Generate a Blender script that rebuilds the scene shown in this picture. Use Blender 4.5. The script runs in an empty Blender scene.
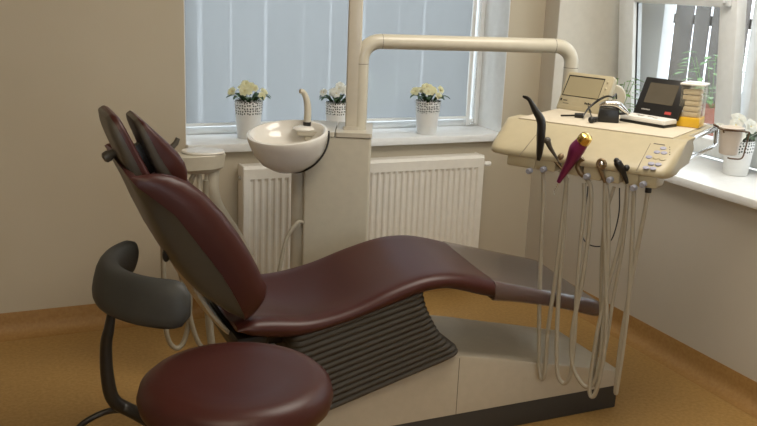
import bpy, bmesh, math, random
from mathutils import Vector, Matrix
random.seed(4)
sc = bpy.context.scene
COL = sc.collection
pi = math.pi
V = Vector

# ------------------------------------------------------------------ camera
FPX, CXP, CYP, H = 894.0, 378.5, 213.0, 1.60
R = Matrix(((0.9130, 0.0680, -0.4030), (-0.4070, 0.2470, -0.8790), (0.0400, 0.9670, 0.2530)))
# orthonormalise
_x = R.row[0].normalized(); _y = (R.row[1] - _x * R.row[1].dot(_x)).normalized(); _z = _x.cross(_y)
R = Matrix((_x, _y, _z))
CAM = V((0, 0, H))
def ray(px, py): return R @ V((px - CXP, -(py - CYP), -FPX))
def onplane(px, py, P, n):
    d = ray(px, py); return CAM + d * ((V(P) - CAM).dot(n) / d.dot(n))
def atZ(px, py, z): return onplane(px, py, (0, 0, z), V((0, 0, 1)))
def atY(px, py, y): return onplane(px, py, (0, y, 0), V((0, 1, 0)))

cam = bpy.data.cameras.new('camera'); co = bpy.data.objects.new('camera', cam); COL.objects.link(co)
cam.sensor_width = 36; cam.lens = 36 * FPX / 757; cam.clip_start = .05
M4 = R.to_4x4(); M4.translation = CAM
co.matrix_world = M4
sc.camera = co

# ------------------------------------------------------------------ materials
MATS = {}
def mat(name, col, rough=.5, metal=0, col2=None, nscale=30, namt=.5, bump=0, bscale=60, coat=0, spec=.5, trans=0, ior=1.45, sub=0):
    m = bpy.data.materials.new(name); m.use_nodes = True; nt = m.node_tree; b = nt.nodes['Principled BSDF']
    b.inputs['Roughness'].default_value = rough; b.inputs['Metallic'].default_value = metal
    b.inputs['Specular IOR Level'].default_value = spec; b.inputs['Coat Weight'].default_value = coat
    b.inputs['Transmission Weight'].default_value = trans; b.inputs['IOR'].default_value = ior
    c = (*col, 1); b.inputs['Base Color'].default_value = c
    tc = nt.nodes.new('ShaderNodeTexCoord')
    n = nt.nodes.new('ShaderNodeTexNoise'); n.inputs['Scale'].default_value = nscale; n.inputs['Detail'].default_value = 4
    nt.links.new(tc.outputs['Object'], n.inputs['Vector'])
    cr = nt.nodes.new('ShaderNodeValToRGB')
    c2 = col2 or tuple(v * .93 for v in col)
    cr.color_ramp.elements[0].position = .5 - namt / 2; cr.color_ramp.elements[1].position = .5 + namt / 2
    cr.color_ramp.elements[0].color = (*c2, 1); cr.color_ramp.elements[1].color = c
    nt.links.new(n.outputs['Fac'], cr.inputs['Fac']); nt.links.new(cr.outputs['Color'], b.inputs['Base Color'])
    if bump:
        n2 = nt.nodes.new('ShaderNodeTexNoise'); n2.inputs['Scale'].default_value = bscale; n2.inputs['Detail'].default_value = 3
        nt.links.new(tc.outputs['Object'], n2.inputs['Vector'])
        bp = nt.nodes.new('ShaderNodeBump'); bp.inputs['Strength'].default_value = bump; bp.inputs['Distance'].default_value = .002
        nt.links.new(n2.outputs['Fac'], bp.inputs['Height']); nt.links.new(bp.outputs['Normal'], b.inputs['Normal'])
    MATS[name] = m
    return m

WALL = mat('wall_paint', (.50, .44, .335), .9, col2=(.48, .42, .315), nscale=3, bump=.15, bscale=160)
REVEAL = mat('reveal_paint', (.64, .60, .52), .85)
WALLR = mat('wall_paint_daylit', (.55, .50, .415), .9, col2=(.53, .48, .395), nscale=3, bump=.15, bscale=160)  # wall paint lightened and greyed to carry daylight on the right wall
CEIL = mat('ceiling_paint', (.8, .78, .73), .9)
FLOOR = mat('linoleum', (.41, .25, .088), .42, col2=(.32, .185, .056), nscale=70, namt=.35, spec=.4)
SKIRT = mat('linoleum_cove', (.35, .195, .064), .5, col2=(.29, .155, .046), nscale=70, namt=.35, spec=.4)
SILL = mat('white_sill', (.82, .83, .82), .3)
PVC = mat('white_pvc', (.80, .82, .82), .35)
RAD = mat('radiator_enamel', (.80, .76, .68), .35)
DARKGAP = mat('dark_slot', (.03, .03, .03), .7)
CREAM = mat('cream_enamel', (.55, .51, .41), .3, coat=.2)
WHITEC = mat('pale_enamel', (.53, .485, .395), .32, coat=.2)
BASEM = mat('base_enamel', (.47, .42, .33), .35, coat=.15)
CERAM = mat('ceramic', (.76, .73, .67), .14, coat=.4)
CONS = mat('ivory_plastic', (.44, .38, .25), .38)
PAPER = mat('tray_cover', (.60, .53, .41), .75, bump=.2, bscale=40)
BURG = mat('burgundy_vinyl', (.050, .0118, .0088), .38, col2=(.044, .0102, .0076), nscale=8, bump=.12, bscale=260, spec=.42)
BURGD = mat('dark_burgundy_vinyl', (.045, .014, .013), .32, nscale=8, spec=.5)
SHELL = mat('taupe_plastic', (.082, .072, .056), .40, spec=.5)
SUPPORT = mat('beige_metal', (.46, .41, .32), .3, metal=.2)
BELLOW = mat('dark_rubber', (.050, .043, .034), .6)
PLINTH = mat('charcoal_plinth', (.045, .042, .038), .55, nscale=200)
BLACK = mat('black_plastic', (.016, .015, .014), .35)
BLACKM = mat('black_metal', (.022, .018, .014), .4, metal=.3)
GREYF = mat('charcoal_vinyl', (.034, .034, .031), .55, bump=.1, bscale=300)
CHROME = mat('chrome', (.70, .70, .68), .18, metal=1)
HOSE = mat('grey_beige_rubber', (.36, .325, .25), .45)
KNOB = mat('blue_grey_plastic', (.30, .31, .36), .4)
PURP = mat('purple_anodised', (.20, .025, .10), .3, metal=.4)
GOLD = mat('gold', (.75, .52, .16), .22, metal=1)
BRONZE = mat('bronze_plastic', (.22, .155, .085), .3, metal=.4)
LCD = mat('lcd_screen', (.34, .29, .18), .15, nscale=4)
LCDD = mat('dark_lcd', (.10, .085, .062), .12)
BUTTON = mat('violet_grey_button', (.33, .33, .42), .4)
RED = mat('red_label', (.45, .06, .05), .5)
GREYT = mat('grey_print', (.35, .33, .30), .5)
YEL = mat('yellow_plastic', (.78, .46, .03), .3)
WHITEP = mat('white_plastic', (.85, .83, .78), .35)
POINTS = mat('cream_paper', (.74, .64, .46), .7, nscale=60, col2=(.64, .53, .36))
CUPM = mat('frosted_cup', (.80, .74, .67), .4)
WIRE = mat('brown_wire', (.16, .10, .06), .35, metal=.6)
POT = mat('white_pot', (.80, .80, .78), .45)
PETY = mat('cream_petal', (.86, .85, .66), .6, nscale=40, col2=(.82, .78, .48))
PETW = mat('white_petal', (.86, .86, .80), .6)
CENT = mat('yellow_centre', (.70, .55, .08), .6)
for _m in (PETY, PETW):
    _nt = _m.node_tree; _o = _nt.nodes['Material Output']; _b = _nt.nodes['Principled BSDF']; _t = _nt.nodes.new('ShaderNodeBsdfTranslucent'); _x = _nt.nodes.new('ShaderNodeMixShader'); _x.inputs[0].default_value = .4
    _nt.links.new(_b.inputs['Base Color'].links[0].from_socket, _t.inputs['Color']); _nt.links.new(_b.outputs[0], _x.inputs[1]); _nt.links.new(_t.outputs[0], _x.inputs[2]); _nt.links.new(_x.outputs[0], _o.inputs['Surface'])
LEAF = mat('green_leaf', (.035, .085, .030), .45, nscale=40, col2=(.02, .055, .02))
LEAFL = mat('light_green_leaf', (.15, .30, .08), .5, nscale=40)
TERRA = mat('terracotta', (.42, .15, .10), .7)
FENCE = mat('weathered_planks', (.15, .135, .12), .8, col2=(.10, .09, .08), nscale=6, bump=.3, bscale=30)
GROUND = mat('outdoor_paving', (.60, .58, .53), .9, nscale=3)
OUTW = mat('outdoor_render', (.75, .74, .70), .9)
SOIL = mat('soil', (.05, .035, .025), .9)

def lace_material():
    m = bpy.data.materials.new('white_lace_pot'); m.use_nodes = True; nt = m.node_tree; b = nt.nodes['Principled BSDF']
    b.inputs['Roughness'].default_value = .45
    N, L = nt.nodes.new, nt.links.new
    tc = N('ShaderNodeTexCoord'); sx = N('ShaderNodeSeparateXYZ'); L(tc.outputs['Object'], sx.inputs[0])
    at = N('ShaderNodeMath'); at.operation = 'ARCTAN2'; L(sx.outputs['Y'], at.inputs[0]); L(sx.outputs['X'], at.inputs[1])
    cx = N('ShaderNodeCombineXYZ')
    k = N('ShaderNodeMath'); k.operation = 'MULTIPLY'; k.inputs[1].default_value = 32 / (2 * pi); L(at.outputs[0], k.inputs[0]); L(k.outputs[0], cx.inputs[0])
    kz = N('ShaderNodeMath'); kz.operation = 'MULTIPLY'; kz.inputs[1].default_value = 76; L(sx.outputs['Z'], kz.inputs[0]); L(kz.outputs[0], cx.inputs[1])
    vo = N('ShaderNodeTexVoronoi'); vo.voronoi_dimensions = '2D'; vo.inputs['Scale'].default_value = 1.0; vo.inputs['Randomness'].default_value = .45; L(cx.outputs[0], vo.inputs['Vector'])
    cr = N('ShaderNodeValToRGB'); cr.color_ramp.interpolation = 'CONSTANT'
    cr.color_ramp.elements[0].color = (.05, .055, .05, 1); cr.color_ramp.elements[1].position = .30; cr.color_ramp.elements[1].color = (.80, .80, .78, 1)
    L(vo.outputs['Distance'], cr.inputs['Fac']); L(cr.outputs['Color'], b.inputs['Base Color'])
    return m
LACE = lace_material()

def blind_material():
    m = bpy.data.materials.new('translucent_blind'); m.use_nodes = True; nt = m.node_tree; nt.nodes.clear()
    N, L = nt.nodes.new, nt.links.new
    out = N('ShaderNodeOutputMaterial'); tr = N('ShaderNodeBsdfTranslucent'); df = N('ShaderNodeBsdfDiffuse'); tp = N('ShaderNodeBsdfTransparent')
    tc = N('ShaderNodeTexCoord'); w = N('ShaderNodeTexWave'); w.bands_direction = 'Z'; w.inputs['Scale'].default_value = 120; w.inputs['Distortion'].default_value = 1
    L(tc.outputs['Object'], w.inputs['Vector'])
    cr = N('ShaderNodeValToRGB'); cr.color_ramp.elements[0].color = (.225, .235, .238, 1); cr.color_ramp.elements[1].color = (.242, .252, .256, 1)
    L(w.outputs['Fac'], cr.inputs['Fac']); L(cr.outputs['Color'], tr.inputs['Color']); df.inputs['Color'].default_value = (.62, .65, .68, 1)
    a = N('ShaderNodeMixShader'); a.inputs[0].default_value = .15; L(tr.outputs[0], a.inputs[1]); L(df.outputs[0], a.inputs[2])
    b = N('ShaderNodeMixShader'); b.inputs[0].default_value = .04; L(a.outputs[0], b.inputs[1]); L(tp.outputs[0], b.inputs[2])
    L(b.outputs[0], out.inputs['Surface'])
    return m
BLIND = blind_material()

def glass_material(name, tint, gl=.06, rough=.02, body=0, bodycol=(.5, .5, .5)):
    m = bpy.data.materials.new(name); m.use_nodes = True; nt = m.node_tree; nt.nodes.clear()
    N, L = nt.nodes.new, nt.links.new
    out = N('ShaderNodeOutputMaterial'); tp = N('ShaderNodeBsdfTransparent'); tp.inputs['Color'].default_value = (*tint, 1)
    g = N('ShaderNodeBsdfGlossy'); g.inputs['Roughness'].default_value = rough
    lw = N('ShaderNodeLayerWeight'); lw.inputs['Blend'].default_value = .5
    pw = N('ShaderNodeMath'); pw.operation = 'POWER'; pw.inputs[1].default_value = 4.5; L(lw.outputs['Facing'], pw.inputs[0])
    fr = N('ShaderNodeMath'); fr.operation = 'MULTIPLY_ADD'; fr.inputs[1].default_value = .9; fr.inputs[2].default_value = .04; L(pw.outputs[0], fr.inputs[0])
    src = tp
    if body:
        d = N('ShaderNodeBsdfDiffuse'); d.inputs['Color'].default_value = (*bodycol, 1)
        mx = N('ShaderNodeMixShader'); mx.inputs[0].default_value = body; L(tp.outputs[0], mx.inputs[1]); L(d.outputs[0], mx.inputs[2]); src = mx
    ms = N('ShaderNodeMixShader'); L(fr.outputs[0], ms.inputs[0]); L(src.outputs[0], ms.inputs[1]); L(g.outputs[0], ms.inputs[2])
    L(ms.outputs[0], out.inputs['Surface'])
    return m
GLASS = glass_material('window_glass', (.96, .97, .97))
PANEG = glass_material('hazy_window_glass', (.93, .94, .94), body=.10, bodycol=(.5, .5, .5))
FILM = glass_material('clear_protective_film', (.9, .88, .86), rough=.14, body=.16, bodycol=(.46, .38, .36))
CLEAR = glass_material('clear_plastic', (.95, .93, .88), rough=.05, body=.14, bodycol=(.8, .75, .6))

# ------------------------------------------------------------------ mesh helpers
def link(name, bm, m, parent=None, smooth=True, sharp=40, mats=None):
    bmesh.ops.recalc_face_normals(bm, faces=bm.faces)
    me = bpy.data.meshes.new(name); bm.to_mesh(me); bm.free()
    for mm in (mats or [m]): me.materials.append(mm)
    if smooth:
        me.polygons.foreach_set('use_smooth', [True] * len(me.polygons)); me.set_sharp_from_angle(angle=math.radians(sharp))
    o = bpy.data.objects.new(name, me); COL.objects.link(o)
    if parent: o.parent = parent; o.matrix_parent_inverse = parent.matrix_world.inverted() if False else Matrix.Translation(-parent.location) if parent.type == 'EMPTY' and parent.parent is None else Matrix()
    return o
def tag(o, label=None, cat=None, group=None, kind=None):
    if label: o['label'] = label
    if cat: o['category'] = cat
    if group: o['group'] = group
    if kind: o['kind'] = kind
    return o
def thing(name, loc, label, cat, group=None):
    o = bpy.data.objects.new(name, None); COL.objects.link(o); o.location = V(loc); o.empty_display_size = .05
    return tag(o, label, cat, group)
def struct(o): o['kind'] = 'structure'; return o
def NB(): return bmesh.new()

def box(bm, lo, hi, bev=0, M=None, seg=2):
    lo, hi = V(lo), V(hi)
    r = bmesh.ops.create_cube(bm, size=1)
    c = (lo + hi) / 2; s = hi - lo
    for v in r['verts']: v.co = V((v.co.x * s.x, v.co.y * s.y, v.co.z * s.z)) + c
    vs = r['verts']
    if bev:
        es = list({e for v in vs for e in v.link_edges})
        rr = bmesh.ops.bevel(bm, geom=es, offset=bev, segments=seg, profile=.5, affect='EDGES')
        vs = list({v for f in rr['faces'] for v in f.verts} | {v for v in vs if v.is_valid})
    if M is not None:
        for v in vs: v.co = M @ v.co
    return vs
def frame_of(d):
    d = d.normalized(); up = V((0, 0, 1)) if abs(d.z) < .9 else V((1, 0, 0))
    a = d.cross(up).normalized(); b = a.cross(d).normalized(); return a, b
def smooth_path(pts, n=8):
    pts = [V(p) for p in pts]
    if len(pts) < 3: return pts
    out = []
    P = [pts[0] * 2 - pts[1]] + pts + [pts[-1] * 2 - pts[-2]]
    for i in range(1, len(P) - 2):
        p0, p1, p2, p3 = P[i - 1:i + 3]
        for k in range(n):
            t = k / n
            out.append(.5 * ((2 * p1) + (-p0 + p2) * t + (2 * p0 - 5 * p1 + 4 * p2 - p3) * t * t + (-p0 + 3 * p1 - 3 * p2 + p3) * t ** 3))
    out.append(pts[-1]); return out
def tube(bm, pts, r, n=10, cap=True, squash=1.0):
    pts = [V(p) for p in pts]; rings = []; a = None
    for i, p in enumerate(pts):
        d = (pts[min(i + 1, len(pts) - 1)] - pts[max(i - 1, 0)]).normalized()
        if a is None: a, b = frame_of(d)
        else:
            a = (a - d * a.dot(d)).normalized(); b = a.cross(d).normalized() * -1
            b = d.cross(a)
        if i == 0: b = d.cross(a)
        rr = r[i] if isinstance(r, (list, tuple)) else r
        rings.append([bm.verts.new(p + a * math.cos(2 * pi * k / n) * rr + b * math.sin(2 * pi * k / n) * rr * squash) for k in range(n)])
    skin(bm, rings, cap)
    return rings
def skin(bm, rings, cap=True, closed=True):
    n = len(rings[0])
    for A, B in zip(rings, rings[1:]):
        for k in range(n if closed else n - 1):
            bm.faces.new((A[k], A[(k + 1) % n], B[(k + 1) % n], B[k]))
    if cap: bm.faces.new(rings[0]); bm.faces.new(rings[-1])
def loft(bm, secs, cap=True):
    skin(bm, [[bm.verts.new(p) for p in s] for s in secs], cap)
def lathe(bm, prof, n=32, M=None, capb=True, capt=False):
    M = M or Matrix(); rings = []
    for r, z in prof: rings.append([bm.verts.new(M @ V((r * math.cos(2 * pi * k / n), r * math.sin(2 * pi * k / n), z))) for k in range(n)])
    skin(bm, rings, False)
    if capb: bm.faces.new(rings[0])
    if capt: bm.faces.new(rings[-1])
def cyl(bm, p, q, r, n=16): tube(bm, [p, q], r, n)
def ball(bm, c, r, M=None, u=12, v=8, s=(1, 1, 1)):
    rr = bmesh.ops.create_uvsphere(bm, u_segments=u, v_segments=v, radius=r)
    for w in rr['verts']:
        p = V((w.co.x * s[0], w.co.y * s[1], w.co.z * s[2]))
        w.co = (M @ p if M else p) + V(c)
def prism(bm, poly, d, bev=0):
    """polygon (list of 3-D points) extruded by vector d"""
    A = [bm.verts.new(V(p)) for p in poly]; B = [bm.verts.new(V(p) + V(d)) for p in poly]
    fs = [bm.faces.new(A), bm.faces.new(B)]
    n = len(A)
    for k in range(n): fs.append(bm.faces.new((A[k], A[(k + 1) % n], B[(k + 1) % n], B[k])))
    if bev:
        es = list({e for f in fs for e in f.edges}); bmesh.ops.bevel(bm, geom=es, offset=bev, segments=2, profile=.5, affect='EDGES')
def interp(t, tab):
    if t <= tab[0][0]: return tab[0][1]
    for (a, x), (b, y) in zip(tab, tab[1:]):
        if t <= b: return x + (y - x) * (t - a) / (b - a)
    return tab[-1][1]
def sinterp(t, tab):
    """smooth (Catmull-Rom / hermite) table lookup"""
    if t <= tab[0][0]: return tab[0][1]
    if t >= tab[-1][0]: return tab[-1][1]
    for i in range(len(tab) - 1):
        a, x = tab[i]; b, y = tab[i + 1]
        if t <= b:
            def slope(j):
                j0, j1 = max(j - 1, 0), min(j + 1, len(tab) - 1); return (tab[j1][1] - tab[j0][1]) / (tab[j1][0] - tab[j0][0])
            h = b - a; u = (t - a) / h; m0, m1 = slope(i) * h, slope(i + 1) * h
            return (2 * u ** 3 - 3 * u * u + 1) * x + (u ** 3 - 2 * u * u + u) * m0 + (-2 * u ** 3 + 3 * u * u) * y + (u ** 3 - u * u) * m1

# ------------------------------------------------------------------ room shell
XR, YB, XL, YF, ZC = 2.768, 4.042, -1.9, -1.6, 2.75
W1 = (.866, 2.552, .80, 2.25)       # back window x0 x1 z0 z1
W2 = (2.0, 3.92, .80, 2.25)         # right window y0 y1 z0 z1
T1, T2 = .36, .52
bm = NB(); box(bm, (XL - .1, YF - .1, -.08), (XR + .02, YB + .02, 0)); struct(link('floor', bm, FLOOR, smooth=False))
bm = NB(); box(bm, (XL - .1, YF - .1, ZC), (XR + .1, YB + .1, ZC + .1)); struct(link('ceiling', bm, CEIL, smooth=False))
bm = NB()
box(bm, (XL - .1, YB, 0), (W1[0], YB + T1, ZC)); box(bm, (W1[1], YB, 0), (XR, YB + T1, ZC))
box(bm, (W1[0], YB, 0), (W1[1], YB + T1, W1[2])); box(bm, (W1[0], YB, W1[3]), (W1[1], YB + T1, ZC))
struct(link('wall_back', bm, WALL, smooth=False))
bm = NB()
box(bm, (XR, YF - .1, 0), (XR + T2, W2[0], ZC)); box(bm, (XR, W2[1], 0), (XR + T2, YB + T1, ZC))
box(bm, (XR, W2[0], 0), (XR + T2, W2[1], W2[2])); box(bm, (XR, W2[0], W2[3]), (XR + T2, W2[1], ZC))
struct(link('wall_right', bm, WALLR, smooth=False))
bm = NB(); box(bm, (XL - .1, YF - .1, 0), (XL, YB, ZC)); struct(link('wall_left', bm, WALL, smooth=False))
W3 = (-.7, 1.6, .9, 2.3)            # unseen window added behind the camera to fill the lower walls
bm = NB()
box(bm, (XL, YF - .3, 0), (W3[0], YF, ZC)); box(bm, (W3[1], YF - .3, 0), (XR, YF, ZC)); box(bm, (W3[0], YF - .3, 0), (W3[1], YF, W3[2])); box(bm, (W3[0], YF - .3, W3[3]), (W3[1], YF, ZC))
struct(link('wall_front', bm, WALL, smooth=False))
bm = NB()
for xa in (W3[0] + .002, .42, W3[1] - .07): box(bm, (xa, YF - .22, W3[2] + .002), (xa + .068, YF - .16, W3[3] - .002), .005)
for za in (W3[2] + .003, W3[3] - .07): box(bm, (W3[0] + .03, YF - .218, za), (.45, YF - .162, za + .066), .005); box(bm, (.46, YF - .218, za), (W3[1] - .03, YF - .162, za + .066), .005)
w3 = struct(link('fill_window', bm, PVC)); bm = NB(); box(bm, (W3[0] + .05, YF - .193, W3[2] + .05), (W3[1] - .05, YF - .187, W3[3] - .05)); link('window_pane', bm, GLASS, w3, smooth=False)

# coved linoleum skirting: profile (distance from wall, height)
def cove(name, p0, p1, inw):
    prof = [(0, .105), (.004, .106), (.006, .10), (.008, .06), (.014, .035), (.028, .015), (.05, .004), (.075, .0008), (0, .0008)]
    secs = [[V(p) + V(inw) * d + V((0, 0, z)) for d, z in prof] for p in (p0, p1)]
    bm = NB(); loft(bm, secs); return struct(link(name, bm, SKIRT, sharp=50))
cove('baseboard_back', (XL, YB, 0), (XR, YB, 0), (0, -1, 0))
cove('baseboard_right', (XR, YF, 0), (XR, YB, 0), (-1, 0, 0))
cove('baseboard_left', (XL, YF, 0), (XL, YB, 0), (1, 0, 0))

# white plastered reveals of both windows
bm = NB(); box(bm, (W1[1] - .004, YB + .002, .832), (W1[1] + .004, YB + T1, W1[3])); box(bm, (W1[0] - .004, YB + .002, .832), (W1[0] + .004, YB + T1, W1[3])); struct(link('trim_3', bm, SILL, smooth=False))
bm = NB(); box(bm, (XR + .001, W2[1] - .004, .832), (XR + T2, W2[1] + .004, W2[3])); box(bm, (XR + .001, W2[0] - .004, .832), (XR + T2, W2[0] + .004, W2[3])); struct(link('trim_4', bm, REVEAL, smooth=False))
# sills
bm = NB(); box(bm, (W1[0] - .0, YB - .035, .795), (W1[1] + .0, YB + .26, .832), .006); box(bm, (W1[0] + .001, YB - .04, .793), (W1[1] - .001, YB - .012, .833), .006)
struct(link('trim_1', bm, SILL))
bm = NB(); box(bm, (XR - .045, W2[0], .795), (XR + .43, W2[1], .832), .006)
struct(link('trim_2', bm, SILL))

# --------------------------------------------------------------- window 1 (back, roller blind)
YW = YB + .245
def wempty(name, loc):
    o = bpy.data.objects.new(name, None); COL.objects.link(o); o.location = V(loc); o['kind'] = 'structure'; o.empty_display_size = .05; return o
w1 = wempty('window_1', (1.7, YW, .83))
def rect_frame(bm, axis, a0, a1, z0, z1, d0, d1, w, bev=.006):
    def bx(a, b, z, y):
        if axis == 'x': box(bm, (a, d0, z), (b, d1, y), bev)
        else: box(bm, (d0, a, z), (d1, b, y), bev)
    bx(a0, a0 + w, z0, z1); bx(a1 - w, a1, z0, z1); bx(a0, a1, z0, z0 + w); bx(a0, a1, z1 - w, z1)
bm = NB(); box(bm, (W1[0] + .005, YW, .832), (W1[1] - .005, YW + .06, .868), .006); box(bm, (W1[0] + .005, YW, W1[3] - .04), (W1[1] - .005, YW + .06, W1[3]), .006)
box(bm, (W1[0] + .004, YW - .002, .8325), (W1[0] + .032, YW + .058, W1[3] - .001), .006)
box(bm, (2.462, YW - .018, .8335), (2.487, YW + .04, W1[3] - .02), .005); box(bm, (2.52, YW - .006, .833), (W1[1] - .004, YW + .061, W1[3] - .001), .005)
link('window_frame', bm, PVC, w1)
bm = NB(); box(bm, (W1[0] + .02, YW + .022, .88), (W1[1] - .02, YW + .028, W1[3] - .02)); link('window_pane', bm, GLASS, w1, smooth=False)
# roller blind
bl = thing('roller_blind', (1.7, YW - .03, 2.2), 'pale grey translucent roller blind drawn down over the back window', 'blind')
bm = NB(); YBl = YW - .030
nx, nz = 60, 40; x0, x1, z0, z1 = .908, 2.452, .89, 2.2
g = [[bm.verts.new((x0 + (x1 - x0) * i / nx, YBl + .003 * math.sin(i * .55) * math.sin(j * .2) + .002 * math.sin(i * .21 + j * .1), z0 + (z1 - z0) * j / nz)) for i in range(nx + 1)] for j in range(nz + 1)]
for j in range(nz):
    for i in range(nx): bm.faces.new((g[j][i], g[j][i + 1], g[j + 1][i + 1], g[j + 1][i]))
link('blind_fabric', bm, BLIND, bl)
bm = NB(); box(bm, (x0 - .003, YBl - .006, .876), (x1 + .003, YBl + .006, .891), .004); link('bottom_bar', bm, PVC, bl)
bm = NB(); cyl(bm, (x0, YBl, 2.215), (x1, YBl, 2.215), .022); link('roller_tube', bm, PVC, bl)
bm = NB()
cx_ = x1 + .037
for k in range(150):
    ball(bm, (cx_ + .004 * math.sin(k * .05), YBl - .015, .862 + k * .0088), .0032, u=6, v=4)
link('bead_chain', bm, CHROME, bl)
bm = NB(); box(bm, (cx_ - .02, YBl - .03, .845), (cx_ + .012, YBl - .012, .853), .002, M=None); box(bm, (cx_ - .004, YBl - .02, .846), (cx_ + .004, YBl - .004, .866), .002)
link('chain_holder', bm, CHROME, bl)

# --------------------------------------------------------------- window 2 (right)
w2 = wempty('window_2', (3.2, 3.0, .83))
bm = NB(); XF = 3.205
box(bm, (XF, 3.635, .833), (XF + .07, W2[1] - .005, W2[3] - .001), .006)
box(bm, (XF, W2[0] + .005, .833), (XF + .07, W2[0] + .07, W2[3] - .001), .006)
box(bm, (XF + .001, 2.905, .834), (XF + .069, 3.065, W2[3] - .002), .006)
for za, zb in ((.835, .875), (1.60, 1.68), (W2[3] - .07, W2[3] - .003)):
    box(bm, (XF + .002, W2[0] + .03, za), (XF + .068, 2.93, zb), .006); box(bm, (XF + .002, 3.04, za), (XF + .068, 3.66, zb), .006)
link('window_frame', bm, PVC, w2)
# sash tilted in at the top, hinged along its bottom edge
def sash(y0, y1, tilt, name, z0=.855, zt=1.625):
    Mx = Matrix.Translation((3.14, 0, z0)) @ Matrix.Rotation(-tilt, 4, 'Y')
    h = zt - z0
    s = NB()
    for lo, hi in (((0, y0, 0), (.06, y0 + .105, h)), ((0, y1 - .115, 0), (.06, y1, h)), ((.001, y0 + .1, .001), (.059, y1 - .11, .08)), ((.001, y0 + .1, h - .085), (.059, y1 - .11, h - .001))):
        box(s, lo, hi, .008, M=Mx)
    so = link(name, s, PVC, w2)
    s = NB(); box(s, (.028, y0 + .1, .075), (.034, y1 - .1, h - .08), M=Mx); link('window_pane', s, PANEG, so, smooth=False)
    s = NB()
    for a, b, c, d in ((y0 + .099, y0 + .109, .07, h - .07), (y1 - .119, y1 - .109, .07, h - .07)): box(s, (.022, a, c), (.03, b, d), 0, M=Mx)
    link('gasket', s, DARKGAP, so, smooth=False)
    return so, Mx, h
so, Mx, hh = sash(3.02, 3.825, math.radians(6.2), 'window_sash')
s = NB(); box(s, (-.02, 3.05, hh - .075), (0, 3.085, hh - .02), .004, M=Mx); cyl(s, Mx @ V((-.02, 3.068, hh - .05)), Mx @ V((-.035, 3.068, hh - .05)), .009); box(s, (-.042, 3.06, hh - .06), (-.03, 3.17, hh - .042), .004, M=Mx)
link('window_handle', s, PVC, so)
sash(2.06, 2.95, 0, 'window_sash')
bm = NB(); box(bm, (XF + .03, 2.05, 1.68), (XF + .036, 3.7, 2.19)); link('window_pane', bm, PANEG, w2, smooth=False)

# --------------------------------------------------------------- outside
bm = NB(); box(bm, (-3, YB + T1, -.3), (9, 11, -.2)); box(bm, (XR + T2, -4, -.3), (9, YB + T1, -.2)); box(bm, (-6, -9, -.3), (9, -4.001, -.2)); box(bm, (-6, -4, -.3), (XR + T2, YF - .3, -.2)); struct(link('ground_outside', bm, GROUND, smooth=False))
fe = thing('plank_fence', (6.2, 4.6, -.2), 'weathered grey plank fence seen outside through the right window', 'fence')
bm = NB(); y = 2.71; i = 0
while y < 9.2:
    w = .20 + .03 * math.sin(i * 2.3); z1 = 1.70 + .05 * math.sin(i * 1.7)
    xo = .012 * math.sin(i * 3.1)
    box(bm, (6.2 + xo, y, -.2), (6.225 + xo, y + w, z1), .003)
    y += w + (.03, .05, .02, .045, .012)[i % 5]; i += 1
link('planks', bm, FENCE, fe)
bm = NB()
for zz in (.3, 1.3): box(bm, (6.24, 2.6, zz), (6.29, 9.2, zz + .09))
link('rail', bm, FENCE, fe, smooth=False)

fe2 = thing('plank_fence', (3, 7.4, -.2), 'row of grey fence planks seen dimly through the translucent blind', 'fence')
bm = NB(); x = .2; i = 0
while x < 5.6:
    w_ = .27 + .05 * math.sin(i * 2.1); box(bm, (x, 7.4, -.2), (x + w_, 7.43, 2.1), .003)
    x += w_ + (.02, .035, .015, .03, .05)[i % 5]; i += 1
link('planks', bm, FENCE, fe2)
bm = NB()
for zz in (.2, 1.9): box(bm, (.2, 7.43, zz), (5.6, 7.48, zz + .09))
link('rail', bm, FENCE, fe2, smooth=False)
# plants outside behind the blind
def blade_plant(root, c, n, L, w, m, rnd, droop=.6, up=.8):
    for k in range(n):
        a = 2 * pi * k / n + rnd.random() * .5; l = L * (.75 + .4 * rnd.random())
        bm = NB(); pts = []
        for j in range(9):
            t = j / 8; rad = l * (t * .75); zz = l * (up * t - droop * t * t)
            pts.append((t, V(c) + V((math.cos(a) * rad, math.sin(a) * rad, zz))))
        side = V((-math.sin(a), math.cos(a), 0))
        L_, R_ = [], []
        for t, p in pts:
            ww = w * math.sin(pi * min(.999, .12 + .88 * t)) ** .8
            L_.append(bm.verts.new(p + side * ww)); R_.append(bm.verts.new(p - side * ww))
        M_ = [bm.verts.new(p - V((0, 0, w * .35 * math.sin(pi * min(.999, .12 + .88 * t))))) for t, p in pts]
        for j in range(8):
            bm.faces.new((L_[j], M_[j], M_[j + 1], L_[j + 1])); bm.faces.new((M_[j], R_[j], R_[j + 1], M_[j + 1]))
        link('leaf', bm, m, root)
PALE = mat('sunlit_leaf', (.50, .58, .42), .5)
def pot_bm(c, r0, r1, h):
    bm = NB(); lathe(bm, [(r0, 0), (r1 * .97, h * .85), (r1 * 1.04, h * .86), (r1 * 1.04, h), (r1 * .93, h), (r1 * .9, h * .9), (.002, h * .9)], 28, Matrix.Translation(c)); return bm
po = V((2.30, 5.10, .50))
t = thing('potted_aloe', po, 'pale spiky plant in a white pot outside, silhouetted through the blind', 'plant')
link('pot', pot_bm(po, .085, .11, .28), POT, t)
blade_plant(t, po + V((0, 0, .26)), 13, .42, .017, PALE, random.Random(3), droop=.55, up=1.25)

# --------------------------------------------------------------- radiator
rd = thing('radiator', (1.77, YB - .07, 0), 'cream ribbed panel radiator under the back window, behind the unit column', 'radiator')
rx0, rx1, rz0, rz1, ry = 1.105, 2.395, .13, .737, YB - .115
bm = NB()
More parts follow.
